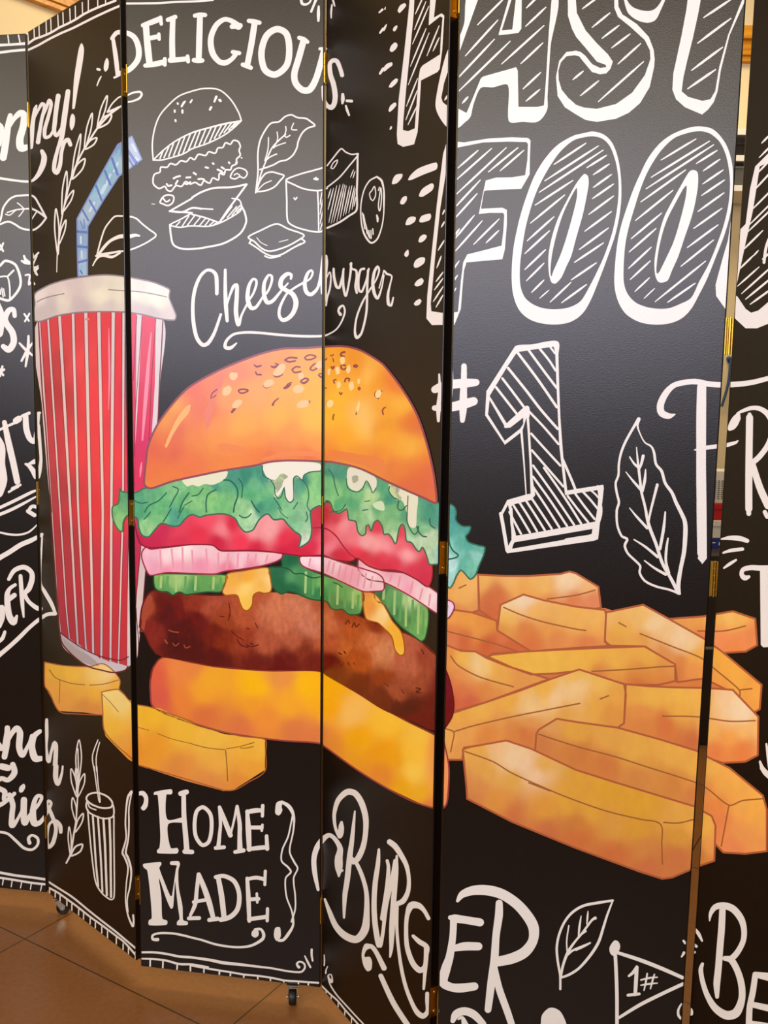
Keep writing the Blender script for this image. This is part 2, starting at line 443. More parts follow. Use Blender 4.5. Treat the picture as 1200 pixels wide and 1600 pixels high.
def flush():
    acc = {}                     # (panel, motif) -> [verts, faces, cols]
    def emit(motif, layer, poly):    # poly: (x, y, r, g, b)
        xs = [p[0] for p in poly]
        for i, P in enumerate(PAN):
            qx = [c[0] for c in P['clip']]
            if max(xs) < min(qx) or min(xs) > max(qx): continue
            r = clip_poly(poly, P['clip'])
            if len(r) < 3: continue
            ar = abs(sum(r[j][0] * r[(j + 1) % len(r)][1] - r[(j + 1) % len(r)][0] * r[j][1] for j in range(len(r))))
            if ar < 1e-3: continue
            V, F, CC, K = acc.setdefault((i, motif), ([], [], [], {})); idx = []
            for p in r:
                k = (round(p[0], 3), round(p[1], 3), layer, round(p[2], 3))
                if k not in K:
                    K[k] = len(V); V.append(on_panel(P, p[0], p[1], layer * STEP_OFF)); CC.append((p[2], p[3], p[4], 1))
                if not idx or K[k] != idx[-1]: idx.append(K[k])
            if idx[0] == idx[-1]: idx.pop()
            if len(idx) > 2: F.append(idx[::-1])
    for (motif, layer, col), faces in PRINT.items():
        vs, fs = cdt(faces)
        for f in fs:
            yy = vs[f[0]].y; c = ink(col, INKY.get(motif, 800))
            emit(motif, layer, [(vs[i].x, vs[i].y, *c) for i in f])
    for (motif, layer, col), polys in POLY.items():
        c = ink(col, INKY.get(motif, 800))
        for n_, o in enumerate(polys):
            lay = layer + 0.1 + 0.02 * n_
            pts = [Vector(q) for q in o]; ids = list(range(len(pts)))
            if sum(o[j][0] * o[(j + 1) % len(o)][1] - o[(j + 1) % len(o)][0] * o[j][1] for j in range(len(o))) < 0: ids.reverse()
            r = delaunay_2d_cdt(pts, [], [ids], 1, 1e-4, True)
            for f, q in zip(r[2], r[5]):
                if q: emit(motif, lay, [(r[0][i].x, r[0][i].y, *c) for i in f])
    for motif, layer, o, cp, step, grain, gs, sharp, soft in PAINT:
        x0, x1 = min(p[0] for p in o), max(p[0] for p in o); y0, y1 = min(p[1] for p in o), max(p[1] for p in o)
        pts = [Vector(p) for p in o]; nf = list(range(len(pts)))
        y = y0; row = 0
        while y < y1:
            x = x0 + (row % 2) * step / 2
            while x < x1: pts.append(Vector((x + random.uniform(-.2, .2) * step, y + random.uniform(-.2, .2) * step))); x += step
            y += step * .87; row += 1
        if sum(o[j][0] * o[(j + 1) % len(o)][1] - o[(j + 1) % len(o)][0] * o[j][1] for j in range(len(o))) < 0: nf = nf[::-1]
        r = delaunay_2d_cdt(pts, [], [nf], 1, 1e-4, True); vs, fs = r[0], [f for f, q in zip(r[2], r[5]) if q]
        cc = []
        for v in vs:
            jx = noise.noise(Vector((v.x * gs * .6, v.y * gs * .6, 3.1 + layer))) * 11; jy = noise.noise(Vector((v.x * gs * .6, v.y * gs * .6, 9.7))) * 11
            ws = 0; c = [0, 0, 0]
            for cx, cy, k in cp:
                w_ = 1 / ((v.x + jx - cx) ** 2 + (v.y + jy - cy) ** 2 + soft) ** (sharp / 2); ws += w_
                for j in range(3): c[j] += k[j] * w_
            g = 1 + grain * (noise.noise(Vector((v.x * gs * 3, v.y * gs * 1.6, layer))) + .6 * noise.noise(Vector((v.x * gs * 9, v.y * gs * 5, layer + 5))))
            cc.append(tuple(min(.95, j / ws * g) for j in c))
        for f in fs: emit(motif, layer, [(vs[i].x, vs[i].y, *cc[i]) for i in f])
    for (i, motif), (V, F, CC, K) in acc.items():
        P = PAN[i]; nm, lb = NAMES.get(motif, (motif, None))
        me = D.meshes.new(nm); org = sum(V, Vector()) / len(V)
        me.from_pydata([v - org for v in V], [], F); me.materials.append(m_print)
        ca = me.color_attributes.new('ink', 'FLOAT_COLOR', 'POINT')
        for k, c in enumerate(CC): ca.data[k].color = c
        me.update()
        o = D.objects.new(nm, me); C.objects.link(o); o.location = org; o.parent = P['obj']
        o.matrix_parent_inverse = Matrix.Translation(-Vector(P['obj'].location) )
        if lb: o['label'] = lb
INKY = {}
draw('''
M border
T 0 0
v -60 288 17 0 282 17 80 278 15 158 272 18
v -60 334 16 0 328 16 80 318 16 158 311 16
s 8 47 205 51 235 55 268; s 8 112 198 118 230 125 264; s 8 -12 208 -10 272
s 14 170 277 215 245 260 229 320 203 370 173 435 142 480 117 520 91 560 70 600 52 660 28 722 4
s 14 170 315 240 282 300 248 380 208 450 178 530 138 600 103 680 66 745 38
s 7 172 190 178 262; s 7 212 170 215 240; s 7 243 153 246 228; s 7 288 130 290 208; s 7 317 118 320 200
s 7 361 93 365 172; s 7 393 78 396 155; s 7 436 55 439 130; s 7 470 38 472 115; s 7 514 15 516 88; s 7 552 -5 552 68; s 7 611 -30 611 40; s 7 658 -45 660 22
s 13 785 22 900 21 1000 19 1100 12 1200 9 1260 6 1330 0
s 7 900 -60 900 -30
T 0 1200
v -40 648 14 0 654 16 100 672 16 200 684 15 288 697 16
v -40 680 12 0 686 14 80 698 14 200 718 14 286 727 14
s 7 22 690 15 730; s 7 76 704 70 742; s 7 136 712 128 750; s 7 196 720 190 758; s 7 262 728 253 768
s 12 304 712 360 748 440 798 500 845 560 895 640 958 720 1020 780 1070 844 1124
s 12 304 748 360 778 440 835 500 880 560 928 640 985 720 1045 780 1092 844 1165
s 8 310 752 310 785; s 8 346 775 344 810; s 8 376 795 375 832; s 8 418 826 418 860; s 8 449 852 449 890; s 8 492 880 491 918; s 8 523 900 522 945; s 8 564 940 563 975; s 8 596 965 596 1000; s 8 636 992 636 1032; s 8 672 1020 672 1060; s 8 727 1060 727 1100; s 8 770 1098 769 1140; s 8 803 1120 803 1165; s 8 846 1150 846 1198
v 884 1152 13 960 1152 14 1040 1162 14 1120 1178 15 1200 1184 15 1300 1200 14
v 884 1192 10 960 1194 12 1040 1204 13 1120 1225 14 1200 1228 13 1300 1245 12
s 10 939 1198 938 1242; s 10 1019 1206 1017 1252; s 10 1108 1226 1106 1262; s 10 1190 1230 1190 1272
T 300 1200
v 0 1184 14 100 1198 17 200 1218 20 280 1226 18 400 1240 14 500 1252 12 600 1270 12 680 1275 12 705 1250 12 700 1222 12 672 1210 12 655 1225 14 668 1245 18
s 12 0 1235 60 1246 150 1262 240 1276 320 1290 420 1300 500 1312 580 1328 680 1335 790 1343
s 9 75 1250 74 1285; s 10 172 1268 170 1298; s 10 241 1280 238 1308; s 10 325 1292 322 1318; s 10 412 1304 410 1328; s 9 490 1314 490 1338; s 9 572 1325 574 1348; s 9 665 1338 665 1358; s 9 727 1342 727 1366
v 705 1175 8 722 1210 13 740 1245 12; v 748 1135 14 748 1170 13 754 1205 11
v 826 1168 6 828 1200 9 826 1235 8; v 848 1240 6 838 1262 9 836 1282 10
v 872 1335 20 858 1318 12 852 1295 8 868 1290 8 876 1310 8 874 1335 16
s 9 850 1300 858 1340 875 1375 910 1425 960 1480 1010 1535 1080 1610 1140 1680
s 10 812 1363 860 1410 910 1455 960 1515 1010 1570 1060 1625
s 7 838 1385 838 1412; s 7 870 1425 868 1460; s 7 914 1470 912 1505; s 7 956 1515 954 1550; s 7 998 1560 996 1600; s 7 1030 1595 1030 1630
T 300 0
v 682 -5 16 688 22 18 712 28 14 735 15 12 745 -5 10; v 778 -10 18 760 35 14 745 72 15; v 792 40 12 790 85 20 790 130 14
v 875 30 10 870 70 12 870 112 8; v 880 -5 12 886 18 12 892 38 8
M yummy
T 0 0
q 510 270 524 300 522 350 508 440 486 560 466 680 452 682 456 600 462 500 476 400 494 300
q 452 710 468 730 466 780 448 815 436 790 438 740
v 20 985 44 34 900 44 48 800 40 64 722 30
v 52 810 14 90 740 28 128 706 40 150 715 40 145 790 44 124 870 46 132 925 48 176 918 32
v -30 770 40 5 800 40 -10 900 40
v 193 918 28 199 840 28 206 760 26 220 680 24 228 660 12
v 213 745 10 238 690 16 264 648 22 280 668 24 262 740 22 248 820 24 238 888 28
v 262 745 10 284 690 16 308 626 22 320 652 22 302 730 22 280 808 24 282 858 22 314 848 18 342 790 12
v 364 600 30 352 680 28 342 770 28 338 820 26 354 848 22 385 800 18
v 425 572 30 410 680 34 396 780 34 385 860 30 362 930 22 342 1010 26 338 1065 26 355 1080 28 375 1030 26 385 950 22 402 890 24 425 872 26 440 905 24
v -40 1105 14 0 1114 15 80 1126 14 150 1134 14 200 1130 16 240 1090 28 268 1030 36 276 980 34 262 945 24
M twig_sketch
T 0 0
v 355 1700 5 358 1600 7 372 1450 8 395 1320 9 432 1160 9 455 1080 10 510 960 11 570 860 12 610 800 12 680 720 14 740 672 16
s 9 795 640 830 632
f 9 362 1590 350 1305 12.96; f 9 366 1530 412 1375 11.52; f 9 388 1340 416 1070 12.96; f 9 395 1320 460 1190 12.96; f 9 448 1120 504 838 12.24; f 10 452 1118 530 992 20.16
f 9 528 932 576 708 12.96; f 10 532 932 605 862 15.84; f 9 608 802 670 598 13.68; f 11 612 798 696 718 21.6
v 672 698 9 700 650 9 740 610 9 760 602 9; v 672 700 12 740 672 12 760 662 10
v 795 597 10 830 580 12 875 574 14 886 590 14 870 615 14 830 632 11 795 638 10
M leaf_sketch
T 0 0
s 12 -40 1400 0 1380 20 1300 55 1250 90 1228 130 1222 185 1220 215 1232 245 1280 288 1360
s 12 288 1362 255 1405 215 1435 180 1437 130 1425 90 1400 50 1385 0 1402
v 284 1355 16 240 1325 12 200 1306 12 150 1306 9 100 1312 9 45 1328 8; s 7 150 1305 125 1280 108 1268; s 7 100 1312 60 1345 35 1338; s 7 150 1310 130 1340 118 1352; s 8 226 1328 205 1360 188 1388; s 9 198 1302 190 1270 184 1250
M basil_sketch
T 0 0
s 10 605 1600 625 1520 655 1430 690 1380 720 1352 760 1350 805 1352 850 1365 890 1400 930 1432 975 1470 935 1505 890 1530 845 1550 800 1565 750 1572
v 610 1600 14 650 1545 18 690 1505 18 750 1478 24 805 1478 24 845 1470 20 872 1474 10
v 600 1600 12 640 1590 16 700 1580 14 750 1570 12
T 0 400
v 580 60 8 596 30 10 618 4 16 650 -4 20 700 6 16 750 -20 12
M snowflake_sketch
T 0 0
v 198 1530 8 200 1570 10 210 1610 14; v 240 1580 12 220 1600 12; s 12 0 1530 20 1570; s 12 20 1520 5 1560
s 12 150 1600 160 1640
T 0 400
v 135 30 12 155 40 20 185 50 10; s 14 150 0 160 20 200 55 225 110
v 240 60 6 215 75 18 195 70 12; s 10 230 0 205 60 198 130 205 190; v 238 75 12 222 95 14 232 118 12; s 12 160 120 185 118 180 180 200 160 215 175
s 12 152 362 180 405; s 12 184 360 156 408
v 178 500 14 175 590 20 160 690 12; v 122 545 12 165 590 18 205 622 12; v 202 545 12 170 590 18 135 655 14
s 16 -10 730 25 710; s 14 0 750 15 690; s 14 -5 705 20 745
M ice_cube_sketch
T 0 400
s 16 -30 70 0 60 35 30 100 60 128 180 60 275 0 265 -30 255; s 10 0 55 20 40; s 12 50 125 85 90; s 10 0 130 45 130 60 190 62 272; s 8 10 200 20 255; s 8 22 205 30 250; s 8 0 210 5 240
M drinks_lettering
T 0 400
v -30 300 60 0 380 60 -10 480 60
v 92 375 26 84 335 30 55 340 34 32 390 36 45 430 38 78 480 40 85 540 40 55 585 40 20 565 30
M tasty_lettering
T 0 400
v 28 1040 30 50 1150 38 80 1280 40 108 1410 38; s 16 -20 1095 30 1070 100 1040; v 100 1030 40 118 1018 40; s 14 55 1475 128 1430; s 22 78 1455 110 1440
v -40 1100 30 0 1190 60 10 1300 44 20 1400 50 -10 1480 60
v 138 1000 18 182 982 20; v 160 1000 34 165 1080 38 185 1140 34 215 1160 30 228 1100 26 235 1040 24 242 982 20; v 222 995 16 250 980 14
v 240 1060 22 250 1180 20 255 1290 20 232 1380 36 205 1340 32 180 1310 24 160 1300 14; v 180 1300 14 215 1285 30
v -40 1585 20 0 1572 20 100 1525 20 200 1475 18 242 1460 8
v -40 1630 20 60 1590 20 140 1550 18 242 1495 8
v 180 1590 20 200 1565 22 235 1570 22
T 0 800
s 26 175 -5 215 20
v -40 120 10 0 128 12 60 140 14 120 142 13 180 125 12 232 80 8
M burger_banner_lettering
T 0 800
v -40 315 28 0 285 30 60 250 30 130 205 30 200 175 28 262 140 20
v 264 140 10 258 250 12 252 350 14 254 450 16 280 500 24 320 570 24 345 630 18; v 345 635 24 295 640 22 240 675 24 180 725 24 120 785 26 60 840 26 0 890 28 -30 915 28
v 55 420 22 90 365 28 150 345 30 195 375 30 200 420 34 180 480 34 155 510 28 180 560 24 230 600 28 255 605 26
v 128 400 24 135 500 28 140 580 24 148 655 12
v 95 455 20 60 480 24 45 520 34 55 640 40 85 690 40 105 650 16; s 30 50 550 90 520
v 10 600 40 10 660 40 -10 710 40; v 30 750 20 15 790 24 -10 810 24
M french_fries_lettering
T 0 800
v -20 1440 34 0 1470 40 20 1480 26 40 1400 32 45 1350 26
v 46 1350 34 44 1440 38 28 1530 36
v 45 1450 16 70 1390 28 105 1350 34 125 1380 40 120 1470 40 140 1520 34 180 1450 20 200 1400 26
v 250 1370 26 215 1400 34 200 1470 40 220 1540 44 260 1540 30
v 292 1298 18 290 1390 26 284 1480 28 305 1560 22 320 1500 18 340 1440 22 350 1460 26 345 1580 30
v 50 1600 40 10 1590 40
T 0 1200
v 80 -20 36 90 30 38 50 75 30 10 65 30 -20 80 30
v 350 -10 32 348 60 32 362 100 26 385 40 16 392 -10 12
v -30 110 30 0 130 30 30 150 34 25 200 24 60 190 20 90 160 24; v -20 240 30 20 220 26 60 190 22; v 60 170 34 80 230 34 75 290 34 75 360 36 110 320 20 150 230 12
q 150 98 158 120 140 152 120 150 122 120
v 150 200 40 148 290 40 155 345 36 190 290 22 240 230 20 262 180 22 235 175 24 215 210 30 205 290 42 215 345 42 250 340 28 300 270 18 320 220 18 305 205 18 290 225 22
v 300 240 22 330 310 24 350 380 24 330 470 26 300 495 22 295 420 18 310 350 16 345 330 22 375 360 26 380 400 22
v -30 402 12 0 400 16 50 412 16 100 455 18 150 500 18 200 510 16 235 480 16 235 440 18 200 420 16 178 440 20 185 468 24
M small_twig_sketch
T 0 800
f 8 488 1690 494 1425 17
T 0 1200
v 487 -120 8 490 50 8 485 180 9 475 330 10 462 410 11 440 540 12 414 594 10
f 8 480 180 445 5 14; f 8 486 180 528 36 15; f 8 474 330 454 185 13; f 9 470 400 520 284 14; f 8 440 540 432 368 9; f 11 445 548 515 478 20; f 8 488 120 476 0 10; s 10 476 150 490 60
M cup_sketch
T 0 800
v 612 1425 7 578 1525 7 590 1620 7; v 622 1440 7 602 1530 7 604 1620 7
T 0 1200
s 7 588 -10 600 90 618 205; s 7 605 -10 612 90 626 200; s 12 620 195 624 212
e 11 540 195 555 165 610 155 670 178 702 215 694 245 640 250 575 228
s 10 545 205 538 240 560 280 640 315 700 308 712 285 710 245 702 222; s 8 548 215 560 245 600 262
s 9 548 260 562 430 580 600 600 720 640 785 690 822 710 815 715 760 714 600 712 420 712 300
s 12 580 300 590 450 600 600 614 740; s 12 612 305 622 450 632 600 640 775; s 14 646 315 656 480 662 640 668 795; s 14 684 318 690 480 692 650 694 805
M brace_sketch
T 0 1200
v 822 150 20 800 180 14 788 260 10 784 350 10 788 440 10 765 530 12 778 555 12 800 620 10 790 720 8 785 830 8 800 920 10 830 990 14 835 960 12 832 920 12
v 822 160 8 806 250 9 806 350 10 802 440 10 786 530 12 800 560 14 820 640 12 812 740 10 795 820 9 800 900 8
q 868 148 900 145 925 180 922 240 898 266 880 250 895 225 900 190 885 170 866 172
M home_made_lettering
T 0 1200
q 965 150 1070 132 1078 150 1070 165 1040 168 1046 320 1150 308 1158 340 1052 352 1066 498 1108 500 1116 518 1105 535 985 532 982 512 996 500 1002 420 985 168 962 168
v 1130 160 32 1165 150 32; v 1148 160 28 1150 300 30 1160 420 32 1168 520 34; v 1155 522 30 1200 525 28
T 300 1200
e 24 70 245 30 270 16 350 25 430 65 482 105 460 122 380 115 290
v 172 245 20 178 350 20 172 420 22 165 490 26; v 148 500 24 200 495 24; v 172 245 22 205 330 30 240 420 30; v 240 420 14 262 330 14 280 240 16; v 282 240 20 298 350 26 298 430 28 300 510 34; v 270 525 24 322 515 26
v 345 270 22 352 380 34 358 510 28; v 345 275 26 400 265 30 440 265 22; v 442 235 22 440 300 20; v 350 372 24 435 372 26; v 440 355 16 436 392 16; v 352 508 22 410 500 28 465 495 26; v 466 425 22 470 505 26
T 0 1200
q 895 600 1005 588 1008 605 995 625 1064 800 1074 800 1100 630 1105 610 1065 604 1065 585 1115 582 1125 600 1115 640 1118 750 1140 860 1145 950 1172 960 1172 980 1108 982 1108 958 1122 945 1110 850 1098 740 1094 710 1082 870 1068 880 1040 820 994 690 1008 800 1015 940 1045 955 1040 980 932 982 930 952 948 940 940 800 920 640 898 622
T 300 1200
v -10 920 18 20 850 26 30 760 24 42 665 26; v 42 665 26 80 760 34 110 850 34 132 935 28; v 10 838 22 95 822 22; v 108 950 26 160 942 26; v -20 940 24 45 938 24
v 165 690 30 185 800 34 200 930 32; v 148 682 24 200 675 26 265 710 28 295 790 28 285 880 30 240 930 30 180 948 30
v 345 690 22 352 800 28 358 955 24; v 345 695 22 400 685 24 450 695 24; v 458 645 20 455 730 18; v 350 822 24 415 818 24; v 405 785 16 408 840 16; v 355 945 24 410 938 26 465 930 26; v 472 880 20 470 955 20
v 0 1060 13 60 1075 13 160 1105 14 280 1120 14 370 1110 16 440 1070 20 448 1040 20 430 1008 16 395 1010 18; q 380 1015 412 1015 416 1045 395 1060 372 1045
T 0 1200
v 985 1072 22 955 1070 18 955 1045 14 1000 1032 14 1080 1034 14 1140 1045 14 1200 1060 13
M curly_brace_sketch
T 300 1200
q 520 260 530 215 570 205 560 240 565 265 545 296 522 286
v 560 212 18 600 235 24 625 270 22 638 320 14 632 400 10 610 520 10 640 590 12 660 628 10 635 690 10 645 800 10 645 880 10 622 960 12
v 630 300 14 620 340 10 600 430 10 565 510 10 560 580 10 600 620 12 618 650 12 585 690 10 590 800 10 625 900 10 632 980 14 600 1040 20 570 1075 18 545 1078 18
q 520 1000 548 995 555 1030 552 1060 530 1082 512 1050
''')
